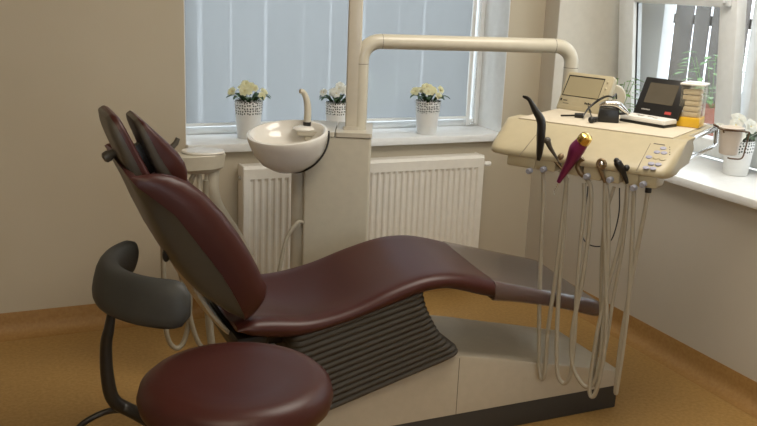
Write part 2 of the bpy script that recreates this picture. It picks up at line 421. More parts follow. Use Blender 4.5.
# fluted front panel
pts = []; n = 37; pw = (rx1 - rx0 - .06) / n
prof = [(rx0 + .004, 0)]
for k in range(n):
    a = rx0 + .03 + k * pw
    prof += [(a, 0), (a + pw * .2, .0095), (a + pw * .55, .0095), (a + pw * .75, 0)]
prof += [(rx1 - .004, 0)]
def zrow(z, kd): return [bm.verts.new((x, ry + d * kd, z)) for x, d in prof]
rows = [zrow(rz0 + .012, 0), zrow(rz0 + .045, 0), zrow(rz0 + .06, 1), zrow(rz1 - .075, 1), zrow(rz1 - .06, 0), zrow(rz1 - .014, 0), [bm.verts.new((x, ry + .012, rz1)) for x, d in prof]]
skin(bm, rows, False, closed=False)
link('front_panel', bm, RAD, rd, sharp=30)
bm = NB(); box(bm, (rx0, ry + .006, rz0), (rx0 + .014, ry + .095, rz1), .005); box(bm, (rx1 - .014, ry + .006, rz0), (rx1, ry + .095, rz1), .005); box(bm, (rx0 + .01, ry + .075, rz0), (rx1 - .01, ry + .09, rz1 - .01))
link('side_panel', bm, RAD, rd)
bm = NB(); box(bm, (rx0 + .013, ry + .012, rz1 - .02), (rx1 - .013, ry + .078, rz1 - .015)); link('grille_base', bm, DARKGAP, rd, smooth=False)
bm = NB()
for k in range(5): box(bm, (rx0 + .013, ry + .012 + k * .0155, rz1 - .010), (rx1 - .013, ry + .018 + k * .0155, rz1 - .002))
for k in range(105): xx = rx0 + .02 + k * .0121; box(bm, (xx, ry + .012, rz1 - .010), (xx + .005, ry + .078, rz1 - .003))
link('top_grille', bm, RAD, rd, smooth=False)
bm = NB(); vy = ry + .045; cyl(bm, (rx1 - .002, vy, rz1 - .055), (rx1 + .025, vy, rz1 - .055), .008); lathe(bm, [(.001, 0), (.011, 0), (.014, .006), (.014, .03), (.011, .036), (.001, .036)], 16, Matrix.Translation((rx1 + .025, vy, rz1 - .055)) @ Matrix.Rotation(pi / 2, 4, 'Y'))
link('valve', bm, WHITEP, rd)
bm = NB(); cyl(bm, (rx0 - .012, vy, rz1 - .06), (rx0 + .002, vy, rz1 - .06), .011); link('bleed_plug', bm, CHROME, rd)
bm = NB()
for xx in (rx0 + .2, rx1 - .2):
    b_ = NB(); box(b_, (xx, ry + .088, rz0 + .1), (xx + .03, YB - .0005, rz1 - .1)); link('wall_bracket', b_, RAD, rd, smooth=False)
pass; bm.free()

# --------------------------------------------------------------- dental unit column with spittoon
t2 = V((.913, -.407, 0)).normalized(); b2 = V((.407, .913, 0)).normalized()
PC = V((1.446, 3.256, 0))               # right front corner of the column
def cc(a, d, z): return PC - t2 * a + b2 * d + V((0, 0, z))   # a = to the left, d = back
du = thing('dental_unit_column', cc(.15, .12, 0), 'tall cream dental unit column with round white spittoon, between chair and window', 'dental unit')
def rrect(a0, a1, d0, d1, r, z, n=5):
    out = []
    for cx, cy, q in ((a1 - r, d1 - r, 0), (a0 + r, d1 - r, 1), (a0 + r, d0 + r, 2), (a1 - r, d0 + r, 3)):
        for k in range(n + 1):
            an = (q + k / n) * pi / 2; out.append(cc(cx + r * math.cos(an), cy + r * math.sin(an), z))
    return out
bm = NB(); loft(bm, [rrect(0, .27, 0, .26, .012, z) for z in (0, .03, .975)]); link('body', bm, CREAM, du)
bm = NB(); loft(bm, [rrect(.255, .325, .03, .23, .03, z) for z in (0, .90)]); link('side_pillar', bm, WHITEC, du)
bm = NB(); loft(bm, [rrect(-.003, .145, -.004, .28, .01, z) for z in (.978, .996)]); loft(bm, [rrect(.149, .30, -.004, .28, .01, z) for z in (.978, .996)]); link('top_cover', bm, WHITEC, du)
# bowl, tipped a little forward
bc = onplane(287.5, 133, cc(0, -.075, 0), b2)
Mb = Matrix.Translation(bc) @ Matrix.Rotation(math.radians(9), 4, t2) @ Matrix.Rotation(math.radians(-4), 4, b2)
bm = NB()
prof = [(.035, -.155), (.075, -.142), (.115, -.112), (.142, -.07), (.156, -.025), (.161, -.004), (.159, .004), (.150, .006), (.141, .001), (.130, -.022), (.108, -.052), (.07, -.072), (.03, -.08), (.012, -.083)]
lathe(bm, prof, 48, Mb, capb=True, capt=True); bo = link('spittoon_bowl', bm, CERAM, du)
bm = NB(); lathe(bm, [(.001, -.081), (.016, -.081), (.016, -.078), (.001, -.078)], 16, Mb); link('drain', bm, CHROME, bo)
bm = NB(); loft(bm, [rrect(.02, .275, -.05, 0.02, .03, z) for z in (.80, .955)]); 
bm.free()
bm = NB()
ring = [Mb @ (V((math.cos(a) * .1565, math.sin(a) * .1565, -.03 - .12 * u))) for u, a in []]
# dark gasket along the right/back seam of the bowl
gp = []
for k in range(17):
    u = k / 16; ph = u * pi / 2 * .95
    rr, zz = .163 * math.cos(ph), -.004 - .158 * math.sin(ph)
    # heading slides round from right to front-centre
    phi = -.15 + 1.0 * u; hd = t2 * math.cos(phi) - b2 * math.sin(phi)
    hd2 = Mb.to_3x3().inverted() @ hd
    h2 = V((hd2.x, hd2.y, 0)).normalized()
    gp.append(Mb @ (h2 * rr + V((0, 0, zz))))
tube(bm, gp, .004, 8); link('gasket', bm, BLACK, bo)
# cup filler spout on the rim platform
fb = bc + t2 * .068 + b2 * .112 + V((0, 0, .018))
bm = NB(); ball(bm, fb - V((0, 0, .016)) - t2 * .01, .05, s=(1, 1, .28)); link('spout_platform', bm, CERAM, bo)
bm = NB(); cyl(bm, fb - V((0, 0, .008)), fb + V((0, 0, .012)), .0165); link('spout_collar', bm, BLACK, bo)
pts = smooth_path([fb + V((0, 0, .01)), fb + V((0, 0, .05)) + t2 * .002, fb + V((0, 0, .09)) - t2 * .001, fb + V((0, 0, .118)) - t2 * .010, fb + V((0, 0, .133)) - t2 * .020 - b2 * .006, fb + V((0, 0, .136)) - t2 * .030 - b2 * .012])
bm = NB(); tube(bm, pts, [.0155 - .006 * (i / (len(pts) - 1)) for i in range(len(pts))], 14); link('spout', bm, CREAM, bo)
# pole of the operating lamp
pp = onplane(352, 128, cc(0, .10, 0), b2)
def around(c, hw, hd, r, z):
    out = []
    for sx, sy, q in ((1, 1, 0), (-1, 1, 1), (-1, -1, 2), (1, -1, 3)):
        for k in range(5):
            an = (q + k / 4) * pi / 2; p = V((c.x, c.y, z)) + t2 * (sx * (hw - r) + r * math.cos(an)) + b2 * (sy * (hd - r) + r * math.sin(an)); out.append(p)
    return out
bm = NB(); loft(bm, [around(pp, .0285, .0285, .008, z) for z in (.99, 2.3)]); link('lamp_pole', bm, WHITEC, du)
bm = NB(); loft(bm, [around(pp - t2 * .002 + b2 * .0, .034, .032, .008, z) for z in (.994, 1.01)]); link('pole_collar', bm, WHITEC, du)
# saliva hose hanging at its left side
s0 = onplane(297, 223, cc(0, -.03, 0), b2)
bm = NB(); pts = smooth_path([cc(.27, 0, s0.z - .005), s0, onplane(287, 238, cc(0, -.05, 0), b2), onplane(281, 262, cc(0, -.07, 0), b2), onplane(278, 290, cc(0, -.08, 0), b2), onplane(290, 330, cc(0, -.05, 0), b2)])
tube(bm, pts, .0085, 10); link('hose', bm, HOSE, du)

# --------------------------------------------------------------- delivery console on overhead arm
tt = V((.52, -.854, 0)).normalized(); nn = V((.854, .52, 0)).normalized()
FR = V((2.144, 2.295, 1.12))
def cs(s, d, z): return V((FR.x, FR.y, 0)) - tt * s + nn * d + V((0, 0, z))   # s to the left, d away from the dentist
dc = thing('delivery_console', cs(.29, .2, 1.0), 'ivory dental instrument console hanging from a bent tube arm over the chair', 'dental console')
# arm
dA = cc(0, .10, 0)
aL0 = onplane(362, 131, dA, b2); aL1 = onplane(362, 43, dA, b2); bq_ = (b2 * math.cos(.22) - t2 * math.sin(.22)); aR1 = onplane(573, 44.5, aL1, bq_); ta = V((aR1.x - aL1.x, aR1.y - aL1.y, 0)).normalized()
aL1.z = (aL1.z + aR1.z) / 2; aR1.z = aL1.z
aL0 = V((aL1.x, aL1.y, .995)); aR0 = V((aR1.x, aR1.y, 1.10))
def elbow(p, q, r, s, n=8):
    """quarter bend at corner q between p and s"""
    u = (p - q).normalized(); v = (s - q).normalized(); c = q + u * r + v * r
    return [c - v * r * math.cos(a) - u * r * math.sin(a) for a in [pi / 2 * k / n for k in range(n + 1)]]
bm = NB()
path = [aL0, aL0 + V((0, 0, .2))] + elbow(aL0, aL1, .075, aR1) + elbow(aL1, aR1, .075, aR0) + [aR0]
tube(bm, path, .0305, 20); ao = link('overhead_arm', bm, CREAM, dc)
bm = NB()
for c, d in ((aL1 + ta * .082, ta), (aL1 - V((0, 0, .09)), V((0, 0, 1))), (aR1 - ta * .085, ta), (aR1 - V((0, 0, .09)), V((0, 0, 1)))):
    bm = NB(); cyl(bm, c - d * .001, c + d * .001, .0308, 20); link('joint_line', bm, SHELL, ao, smooth=False)
# bracket from arm foot to console
bm = NB(); tube(bm, [aR0, aR0 + V((0, 0, -.05)), V((aR0.x, aR0.y, 1.045)) - nn * .08 + tt * .02, cs(.42, .30, 1.045)], .03, 14); link('console_mount', bm, CREAM, dc)
# console body
def csec(s, e):
    lip = .175 * e; f = .45
    z0 = 1.035
    ins = (1 - e)
    f = .05 + .10 * e * e
    P = [(f - .03 - .02 * ins, 1.105), (.1, 1.119), (.005, 1.119), (-.012 + .01 * ins, 1.116), (-.06 * (.3 + .7 * e), 1.0935), (-lip + .03, 1.052 + .02 * ins), (-lip + .008, 1.036 + .02 * ins), (-lip, 1.026 + .02 * ins), (-lip + .003, 1.014 + .02 * ins), (-lip + .02, 1.008 + .02 * ins), (-.05, 1.02 + .02 * ins), (.05, 1.035), (f - .03, 1.05), (f - .005 - .02 * ins, 1.075)]
    return [cs(s, d, z) for d, z in P]
S = []
for s, e in ((.630, .45), (.626, .72), (.615, .88), (.60, .97), (.575, 1), (.4, 1), (.2, 1), (.02, 1), (-.004, 1), (-.016, .97), (-.025, .90), (-.031, .78), (-.035, .60)): S.append(csec(s, e))
bm = NB(); loft(bm, S); body = link('console_body', bm, CONS, dc, sharp=55)
bm = NB(); box(bm, (0, 0, 0), (.575, .43, .004), .0015, M=Matrix.Translation(cs(.59, .0, 1.1185)) @ Matrix(((tt.x, nn.x, 0, 0), (tt.y, nn.y, 0, 0), (0, 0, 1, 0), (0, 0, 0, 1)))); link('tray_cover', bm, PAPER, dc)
bm = NB(); box(bm, (-.005, 0, 0), (.60, .44, .016), .005, M=Matrix.Translation(cs(.595, .0, 1.1022)) @ Matrix(((tt.x, nn.x, 0, 0), (tt.y, nn.y, 0, 0), (0, 0, 1, 0), (0, 0, 0, 1)))); link('tray_plate', bm, CONS, dc)
# slope plane
A0 = cs(0, -.012, 1.1165); A1 = cs(0, -.145, 1.052)
sv = (A1 - A0).normalized(); sn = tt.cross(sv).normalized()
if sn.z < 0: sn = -sn
def slope(px, py, off=0): return onplane(px, py, A0 + sn * off, sn)
Msl = Matrix(((tt.x, sv.x, sn.x, 0), (tt.y, sv.y, sn.y, 0), (tt.z, sv.z, sn.z, 0), (0, 0, 0, 1)))
for k, (x, y) in enumerate(((385, 112), (347, 135), (390, 140), (298, 165), (340, 170), (380, 178), (312, 205), (355, 210), (280, 230), (322, 235))):
    c = slope(600 + x / 6.09, 130 + y / 6.09, .0005)
    bm = NB(); lathe(bm, [(.001, 0), (.0108, 0), (.0108, .0012), (.0095, .0022), (.001, .0022)], 16, Matrix.Translation(c) @ Msl @ Matrix.Diagonal((1, .8, 1, 1)))
    link('button', bm, CONS if k in (4, 5) else BUTTON, dc)
bm = NB()
for x0_, y0_, x1_, y1_ in ((327, 82, 395, 92),):
    a, b = slope(600 + x0_ / 6.09, 130 + y0_ / 6.09, .0006), slope(600 + x1_ / 6.09, 130 + y1_ / 6.09, .0006); tube(bm, [a, b], .0016, 4)
link('printed_marks', bm, SHELL, dc)
for yy in (105, 120, 135, 150): bm = NB(); a = slope(600 + 425 / 6.09, 130 + yy / 6.09, .0006); ball(bm, a, .0018, u=6, v=4); link('indicator_dot', bm, SHELL, dc)
bm = NB(); a, b = slope(650.5, 143.5, .0002), slope(636, 171, .0002); tube(bm, [a, b], .0008, 4); link('seam', bm, SHELL, dc)
bm = NB(); a, b = slope(536, 135, .0002), slope(519, 156, .0002); tube(bm, [a, b], .0010, 4); link('seam', bm, SHELL, dc)
# holder blocks under the lip (each with a knob)
VP0 = cs(0, -.155, 0)        # vertical plane just behind the lip
def vp(px, py, off=0): return onplane(px, py, VP0 - nn * off, nn)
ML = Matrix(((tt.x, nn.x, 0, 0), (tt.y, nn.y, 0, 0), (0, 0, 1, 0), (0, 0, 0, 1)))
for (xa, ya, xb, yb) in ((508, 160, 536, 169), (536, 165, 556, 172), (562, 168, 580, 176), (584, 172, 602, 181), (603, 176, 620, 184), (624, 178, 642, 187), (637, 180, 657, 189)):
    p = vp(xa, ya); q = vp(xb, yb)
    w = (q - p).dot(tt); h = .032
    bm = NB(); box(bm, (0, -.012, q.z), (w, .07, q.z + h + .02), .007, M=Matrix.Translation(V((p.x, p.y, 0))) @ ML); link('holder_block', bm, CONS, dc)
for (x, y) in ((530.5, 170.5), (544.5, 169), (588, 176), (611, 179.5), (634.5, 187.5), (644, 184)):
    p = vp(x, y, .012)
    bm = NB(); lathe(bm, [(.001, 0), (.0105, 0), (.0105, .018), (.008, .023), (.001, .023)], 14, Matrix.Translation(p) @ ML @ Matrix.Rotation(pi / 2, 4, 'X')); link('knob', bm, KNOB, dc)
# chrome side rails
bm = NB(); 
tube(bm, [cs(-.004, .04, 1.100), cs(-.014, .055, 1.108), cs(-.016, .06, 1.109), cs(-.016, .45, 1.110), cs(-.012, .458, 1.110), cs(.0, .462, 1.110), cs(.08, .462, 1.110)], .009, 12)
tube(bm, [cs(-.010, .03, 1.050), cs(-.022, .05, 1.046), cs(-.024, .06, 1.045), cs(-.024, .40, 1.045), cs(-.022, .43, 1.052), cs(-.018, .435, 1.105)], .008, 12)
link('side_rail', bm, CHROME, dc)

# ---- instruments, each with its hose (a child)
def hosepath(pts, r=.0075, first=.0):
    P = [vp(x, y, o if True else 0) for x, y, o in pts]
    return P, r
def instrument(name, label, cat, loc):
    return thing(name, loc, label, cat, 'instruments on the console')
def hose(root, pts, r=.0078, m=None):
    bm = NB(); P = smooth_path([vp(x, y, o) for x, y, o in pts], 8); tube(bm, P, r, 10); return link('hose', bm, m or HOSE, root)
# 1 black air/water syringe
p0 = vp(539, 157, .02)
t = instrument('air_water_syringe', 'black angled syringe upright at the left end of the ivory console', 'dental instrument', p0)
bm = NB(); path = smooth_path([vp(538.5, 160, .022), vp(540, 148, .03), vp(541, 134, .035), vp(541, 121, .035), vp(535, 110, .035), vp(529, 99.5, .035), vp(523, 96.5, .035)], 6)
n_ = len(path); tube(bm, path, [interp(i / (n_ - 1), [(0, .008), (.1, .014), (.3, .0195), (.52, .0195), (.62, .016), (.8, .0095), (.95, .0065), (1, .0045)]) for i in range(n_)], 12, squash=.7); link('handle', bm, BLACK, t)
hose(t, ((543, 168, .012), (543.3, 200, .012), (541, 250, .012), (539.5, 300, .012), (539, 350, .012), (540, 373, .012), (543.2, 379, .012), (545.5, 365, .014), (548, 330, .016), (555, 280, .016), (561, 230, .014), (565, 195, .005), (567, 178, 0)))
# 2 small bronze handpiece
p0 = vp(553, 152, .02)
t = instrument('scaler_handpiece', 'small tan handpiece resting in the console slot beside the black syringe', 'dental instrument', p0)
bm = NB(); tube(bm, smooth_path([vp(547.5, 141, .04), vp(550.5, 148, .032), vp(556, 157, .02), vp(561, 166, .012)]), [.011 - .0004 * i for i in range(25)], 12); ball(bm, vp(547.3, 140.5, .04), .0125); link('handle', bm, SHELL, t)
bm = NB(); ball(bm, vp(561, 157, .012), .012, s=(1, 1, 1.1)); tube(bm, [vp(555, 161, .01), vp(563, 170, .01)], .006); link('cradle', bm, BRONZE, t)
hose(t, ((560, 170, .008), (566, 180, .004), (564, 230, .004), (559.5, 280, .006), (557, 330, .01), (556.8, 365, .012), (559, 378, .012), (564.5, 383.5, .012), (570, 376, .012), (573.5, 350, .012), (576.5, 300, .012), (580, 250, .01), (584, 205, .004), (584, 183, 0)))
# 3 purple handpiece with gold cap
p0 = vp(570, 160, .03)
t = instrument('curing_handpiece', 'purple handpiece with gold ribbed cap and thin needle tip on the console', 'dental instrument', p0)
axis = [vp(582.5, 142, .055), vp(577, 149, .05), vp(573, 157, .045), vp(567, 168, .035), vp(562, 176, .028), vp(558.5, 182, .025)]
path = smooth_path(axis, 5); n_ = len(path)
bm = NB(); tube(bm, path, [interp(i / (n_ - 1), [(0, .0225), (.2, .027), (.35, .0235), (.5, .0165), (.8, .0105), (1, .0075)]) for i in range(n_)], 18); link('handle', bm, PURP, t)
d = (axis[0] - axis[1]).normalized(); 
qa = d.to_track_quat('Z', 'Y').to_matrix().to_4x4()
bm = NB()
ng = 36; rings = []
for r_, z_ in ((.0215, -.002), (.0235, .004), (.023, .018), (.020, .028), (.012, .032), (.001, .033)):
    rings.append([bm.verts.new(Matrix.Translation(axis[0]) @ qa @ V((r_ * (1 - .07 * (k % 3 == 0)) * math.cos(2 * pi * k / ng), r_ * (1 - .07 * (k % 3 == 0)) * math.sin(2 * pi * k / ng), z_))) for k in range(ng)])
skin(bm, rings, True); link('gold_cap', bm, GOLD, t)
bm = NB(); tube(bm, smooth_path([vp(558.5, 182, .025), vp(556, 188, .024), vp(554.5, 191, .024), vp(554, 195, .028)]), [.004] + [.0016] * 24, 8); link('needle_tip', bm, CHROME, t)
bm = NB(); tube(bm, smooth_path([vp(583, 158, .012), vp(578, 165, .012), vp(580, 172, .01), vp(584, 176, .006)]), .010, 10); link('cradle', bm, BRONZE, t)
hose(t, ((585, 176, .004), (591, 190, .006), (589, 230, .008), (582.5, 280, .01), (576, 310, .012), (571.5, 340, .014), (572.5, 364, .014), (578, 378, .014), (586, 387, .014), (593.5, 383, .014), (600, 364, .014), (603, 330, .014), (606.5, 290, .012), (608.5, 240, .008), (607.5, 200, .004), (606, 184, 0)))
# 4 ring holder / turbine
p0 = vp(601, 168, .03)
t = instrument('turbine_handpiece', 'bronze ringed turbine with silver end in the middle console slot', 'dental instrument', p0)
bm = NB(); c = vp(601.5, 164, .03)
rg = [c + tt * .0135 * math.cos(2 * pi * k / 20) + V((0, 0, 1)) * .0145 * math.sin(2 * pi * k / 20) for k in range(21)]
tube(bm, rg, .0055, 10); tube(bm, smooth_path([c - tt * .012 - V((0, 0, .004)), vp(601, 171, .022), vp(604, 179, .012), vp(605.5, 182, .008)]), .0075, 10); link('handle', bm, BRONZE, t)
bm = NB(); ball(bm, c, .0105); link('silver_end', bm, CHROME, t)
hose(t, ((605, 181, .004), (604.5, 220, .006), (605.5, 262, .012), (606.5, 310, .018), (605, 345, .02), (600.5, 375, .02), (595, 394, .02), (591, 396, .02), (589.5, 389, .02), (591, 374, .018), (597, 335, .014), (607, 290, .008), (618, 250, .004), (625, 215, 0), (627.5, 186, -.002)))
# 5 black handpiece
p0 = vp(624, 170, .025)
t = instrument('motor_handpiece', 'short black motor handpiece in the slot beside the console buttons', 'dental instrument', p0)
bm = NB(); path = smooth_path([vp(616.5, 160.5, .034), vp(619, 165, .03), vp(623, 172, .02), vp(627.5, 183, .008)]); tube(bm, path, [interp(i / 24, [(0, .009), (.15, .0135), (.5, .0135), (.75, .008), (1, .007)]) for i in range(25)], 12); ball(bm, path[0], .0095)
ball(bm, vp(626.5, 168, .016), .0115); link('handle', bm, BLACK, t)
hose(t, ((627.5, 184, .006), (627, 205, .006), (622, 250, .006), (613, 300, .008), (606, 345, .006), (598.5, 378, .004), (594.5, 385, 0), (594, 372, -.006), (600, 330, -.01), (601, 290, -.012), (602, 250, -.012), (606, 215, -.012), (614, 187, -.008)), .0065)
# 6 hoses on the right end
t = instrument('suction_hose', 'pair of beige hoses hanging at the right end of the ivory console', 'hose', vp(640, 187))
hose(t, ((634, 188, .004), (633, 220, .004), (631, 260, .004), (627.5, 310, .006), (622, 355, .008), (617.3, 386, .01), (616, 393, .008), (616, 386, .006), (620.5, 345, .004), (628, 300, .002), (638, 245, .0), (645, 210, 0), (648, 190, 0)))
bm = NB(); p = vp(648.3, 190); cyl(bm, p + V((0, 0, -.008)), p + V((0, 0, .008)), .011, 12); link('hose_collar', bm, BLACK, t)
# thin black cable loop
t = thing('black_cable', vp(600, 246, -.02), 'thin black cable loop dangling behind the beige hoses', 'cable')
bm = NB(); tube(bm, smooth_path([vp(588, 186, -.03), vp(587, 197, -.03), vp(583, 222, -.03), vp(582.5, 236, -.03), vp(588, 244, -.03), vp(598, 246.5, -.03), vp(608, 243.5, -.03), vp(614, 234, -.03), vp(619, 212, -.03), vp(619.5, 188, -.03)]), .0022, 6); o = link('cord', bm, BLACK, t)

# ---- things on the tray (tray top z)
ZT = 1.1228
def tray(px, py): return atZ(px, py, ZT)
def MT(c, ang):  # local x = tray right (tt), y = away (nn), rotated by ang
    return Matrix.Translation(c) @ ML @ Matrix.Rotation(ang, 4, 'Z')
# monitor: face seen square on -> local x along image right
def face_frame(pl, pr):
    x = (pr - pl); x.z = 0; w = x.length; x.normalize(); y = V((0, 0, 1)).cross(x)
    return Matrix(((x.x, y.x, 0, pl.x), (x.y, y.y, 0, pl.y), (0, 0, 1, pl.z), (0, 0, 0, 1))), w
bl_, br_ = tray(556, 108), tray(601.5, 114.8)
Mm, w = face_frame(bl_, br_)
t = thing('endodontic_motor', (bl_ + br_) / 2, 'ivory tabletop device with a wide tilted screen at the left of the tray', 'dental device')
Mt = Mm @ Matrix.Rotation(math.radians(-22), 4, 'X')
hgt = .158
def tpoly(y, grow=0): return [Mt @ V(p) for p in ((-.003 - grow, y, 0), (w + .003 + grow, y, 0), (w + .009 + grow, y, hgt - .01), (w, y, hgt), (.012, y, hgt), (.004 - grow, y, hgt - .008))]
bm = NB(); A = tpoly(0); prism(bm, A, (Mt.to_3x3() @ V((0, .03, 0))), .006); link('housing', bm, CONS, t)
bm = NB(); prism(bm, [Mm @ V(p) for p in ((.01, .005, 0), (w - .01, .005, 0), (w - .02, .095, 0), (.02, .095, 0))], (0, 0, .018), .004)
prism(bm, [Mm @ V(p) for p in ((.03, .02, .01), (w - .03, .02, .01), (w - .03, .075, .05), (.03, .075, .05))], (0, .012, -.01)); link('stand', bm, CONS, t)
bm = NB(); prism(bm, [Mt @ V(p) for p in ((.008, -.0006, hgt * .36), (w * .83, -.0006, hgt * .36), (w * .86, -.0006, hgt * .91), (.016, -.0006, hgt * .91))], Mt.to_3x3() @ V((0, .003, 0))); link('screen_frame', bm, BLACK, t, smooth=False)
bm = NB(); prism(bm, [Mt @ V(p) for p in ((.0125, -.0012, hgt * .38), (w * .825, -.0012, hgt * .38), (w * .845, -.0012, hgt * .875), (.021, -.0012, hgt * .875))], Mt.to_3x3() @ V((0, .003, 0))); link('screen', bm, LCD, t, smooth=False)
for z_ in (.5, .66, .82):
    bm = NB(); ball(bm, Mt @ V((w * .93, -.001, hgt * z_)), .006, s=(1, .4, .8), u=10, v=6); link('button', bm, CONS, t)
bm = NB(); ball(bm, Mt @ V((.013, -.0005, hgt * .25)), .006, s=(1, .3, 1), u=10, v=6); link('logo_dot', bm, BLACK, t)
bm = NB()
for x0_, x1_, z_, h_ in ((.022, .04, .23, .003), (.024, .05, .16, .0016)): box(bm, (x0_, -.0012, hgt * z_), (x1_, .001, hgt * z_ + h_), M=Mt)
for k in range(4): box(bm, (w * .58 + k * .0075, -.0012, hgt * .2), (w * .58 + k * .0075 + .0055, .001, hgt * .2 + .0075 - .002 * (k % 2)), M=Mt)
link('printed_marks', bm, BLACK, t, smooth=False)
# clamshell locator
bl_, br_ = tray(619, 121), tray(663.5, 128.5)
Mm, w = face_frame(bl_, br_)
t = thing('apex_locator', (bl_ + br_) / 2, 'open clamshell device with black lid and screen, left of the yellow box', 'dental device')
dp = .085
bm = NB(); box(bm, (0, 0, 0), (w, dp, .010), .002, M=Mm); link('bottom_plate', bm, BLACK, t)
bm = NB(); box(bm, (.001, .002, .010), (w - .001, dp, .027), .003, M=Mm); link('body', bm, WHITEP, t)
bm = NB()
for x0_, x1_, y0_, y1_ in ((.3, .42, .35, .5), (.48, .6, .5, .6), (.66, .74, .3, .4), (.2, .26, .6, .7)): box(bm, (w * x0_, dp * y0_, .0268), (w * x1_, dp * y1_, .0282), .0004, M=Mm)
link('keypad', bm, GREYT, t)
Ml = Mm @ Matrix.Translation((.0, dp - .006, .024)) @ Matrix.Rotation(math.radians(-26), 4, 'X')
lw, lh = w, .152
bm = NB(); box(bm, (.002, 0, 0), (lw + .002, .014, lh), .004, M=Ml); lid = link('lid', bm, BLACK, t)
bm = NB(); box(bm, (lw * .16, -.0012, lh * .33), (lw * .80, .002, lh * .86), .0005, M=Ml); link('screen', bm, LCDD, lid, smooth=False)
bm = NB(); box(bm, (lw * .70, -.001, lh * .10), (lw * .84, .002, lh * .17), .0003, M=Ml); m_ = link('label', bm, RED, lid, smooth=False)
bm = NB()
for k in range(6): box(bm, (lw * .17 + k * .0062, -.001, lh * .14), (lw * .17 + k * .0062 + .0046, .001, lh * .14 + .005), M=Ml)
link('printed_marks', bm, GREYT, lid, smooth=False)
# black charger block with silver contra-angle and cables
bl_, br_ = tray(597, 122), tray(619, 123.5)
Mm, w = face_frame(bl_, br_)
t = thing('handpiece_charger', (bl_ + br_) / 2, 'small black block with a silver handpiece and looped cable, between the two devices', 'dental device')
bm = NB(); prism(bm, [Mm @ V(p) for p in ((0, 0, 0), (w, 0, 0), (w * .95, .0, .05), (.006, 0, .052))], Mm.to_3x3() @ V((0, .05, 0)), .005); link('block', bm, BLACK, t)
def tr(px, py, z): return atZ(px, py, ZT + z)
bm = NB(); tube(bm, [tr(592.5, 120, .008), tr(597.5, 119, .012)], [.012, .009], 12); ball(bm, tr(591.5, 119.8, .012), .0125); link('plug', bm, BLACK, t)
tb = Mm @ V((w / 2, .025, .052))
bm = NB(); pts = smooth_path([Mm @ V((.004, .02, .058)), Mm @ V((w * .35, .022, .066)), Mm @ V((w * .8, .02, .066)), Mm @ V((w * 1.15, .018, .05)), Mm @ V((w * 1.42, .016, .034))]); n_ = len(pts)
tube(bm, pts, [interp(i / (n_ - 1), [(0, .006), (.25, .013), (.6, .014), (1, .006)]) for i in range(n_)], 12); link('silver_handpiece', bm, CHROME, t)
bm = NB(); box(bm, (w * 1.0, .01, .018), (w * 1.42, .03, .026), .003, M=Mm @ Matrix.Rotation(math.radians(-8), 4, 'Y')); link('clip', bm, BLACK, t)
bm = NB()
for off in (0, .006):
    P = smooth_path([tr(583, 116.5, .012), tr(588.5, 108 + off * 100, .03), tr(598, 100 + off * 200, .06), tr(607, 96 + off * 100, .085), tr(613, 97, .085), tr(616, 94, .09), tr(616.5, 99, .07)])
    tube(bm, P, .0028, 8)
P = smooth_path([tr(591, 112, .02), tr(588, 106, .03), tr(592, 118, .01)]); tube(bm, P, .0025, 8)
tube(bm, [tr(561, 115.5, .006), tr(575, 115.4, .006)], .0035, 8); tube(bm, [tr(575, 115.3, .008), tr(583.5, 115.6, .01)], .0095, 10)
link('cable', bm, BLACK, t)
# round cream dispenser behind
c = tray(612, 109)
t = thing('bib_roll', c, 'cream round roll standing between the tilted screen and the black clamshell', 'roll')
bm = NB(); ax = (-ray(617, 105)); ax.z = 0; ax.normalize(); q = ax.to_track_quat('Z', 'Y').to_matrix().to_4x4()
lathe(bm, [(.010, -.02), (.047, -.02), (.050, -.016), (.050, .016), (.047, .02), (.010, .02), (.010, -.02)], 32, Matrix.Translation(c + V((0, 0, .050))) @ q, capb=False); link('roll_body', bm, CREAM, t)
# yellow-based clear dispenser
bl_, br_ = tray(676, 126), tray(691, 126.5)
Mm, w = face_frame(bl_, br_)
Mm = Mm @ Matrix.Rotation(math.radians(-34), 4, 'Z'); w = .080
t = thing('paper_point_box', (bl_ + br_) / 2, 'clear dispenser box with yellow base and white lid at the right end of the tray', 'dispenser')
dpx = .085
bm = NB(); box(bm, (0, 0, 0), (w, dpx, .036), .003, M=Mm); link('base', bm, YEL, t)
bm = NB(); box(bm, (.002, .002, .035), (w - .002, dpx - .002, .152), .002, M=Mm); link('clear_cover', bm, CLEAR, t)
bm = NB(); box(bm, (-.003, -.003, .151), (w + .003, dpx + .003, .158), .002, M=Mm); box(bm, (.012, .02, .158), (w - .012, dpx - .02, .162), .002, M=Mm); link('lid', bm, WHITEP, t)
bm = NB()
for k in range(5): box(bm, (.008, .012, .037 + k * .020), (w - .012, dpx - .012, .037 + k * .020 + .017), .003, M=Mm)
link('contents', bm, POINTS, t)
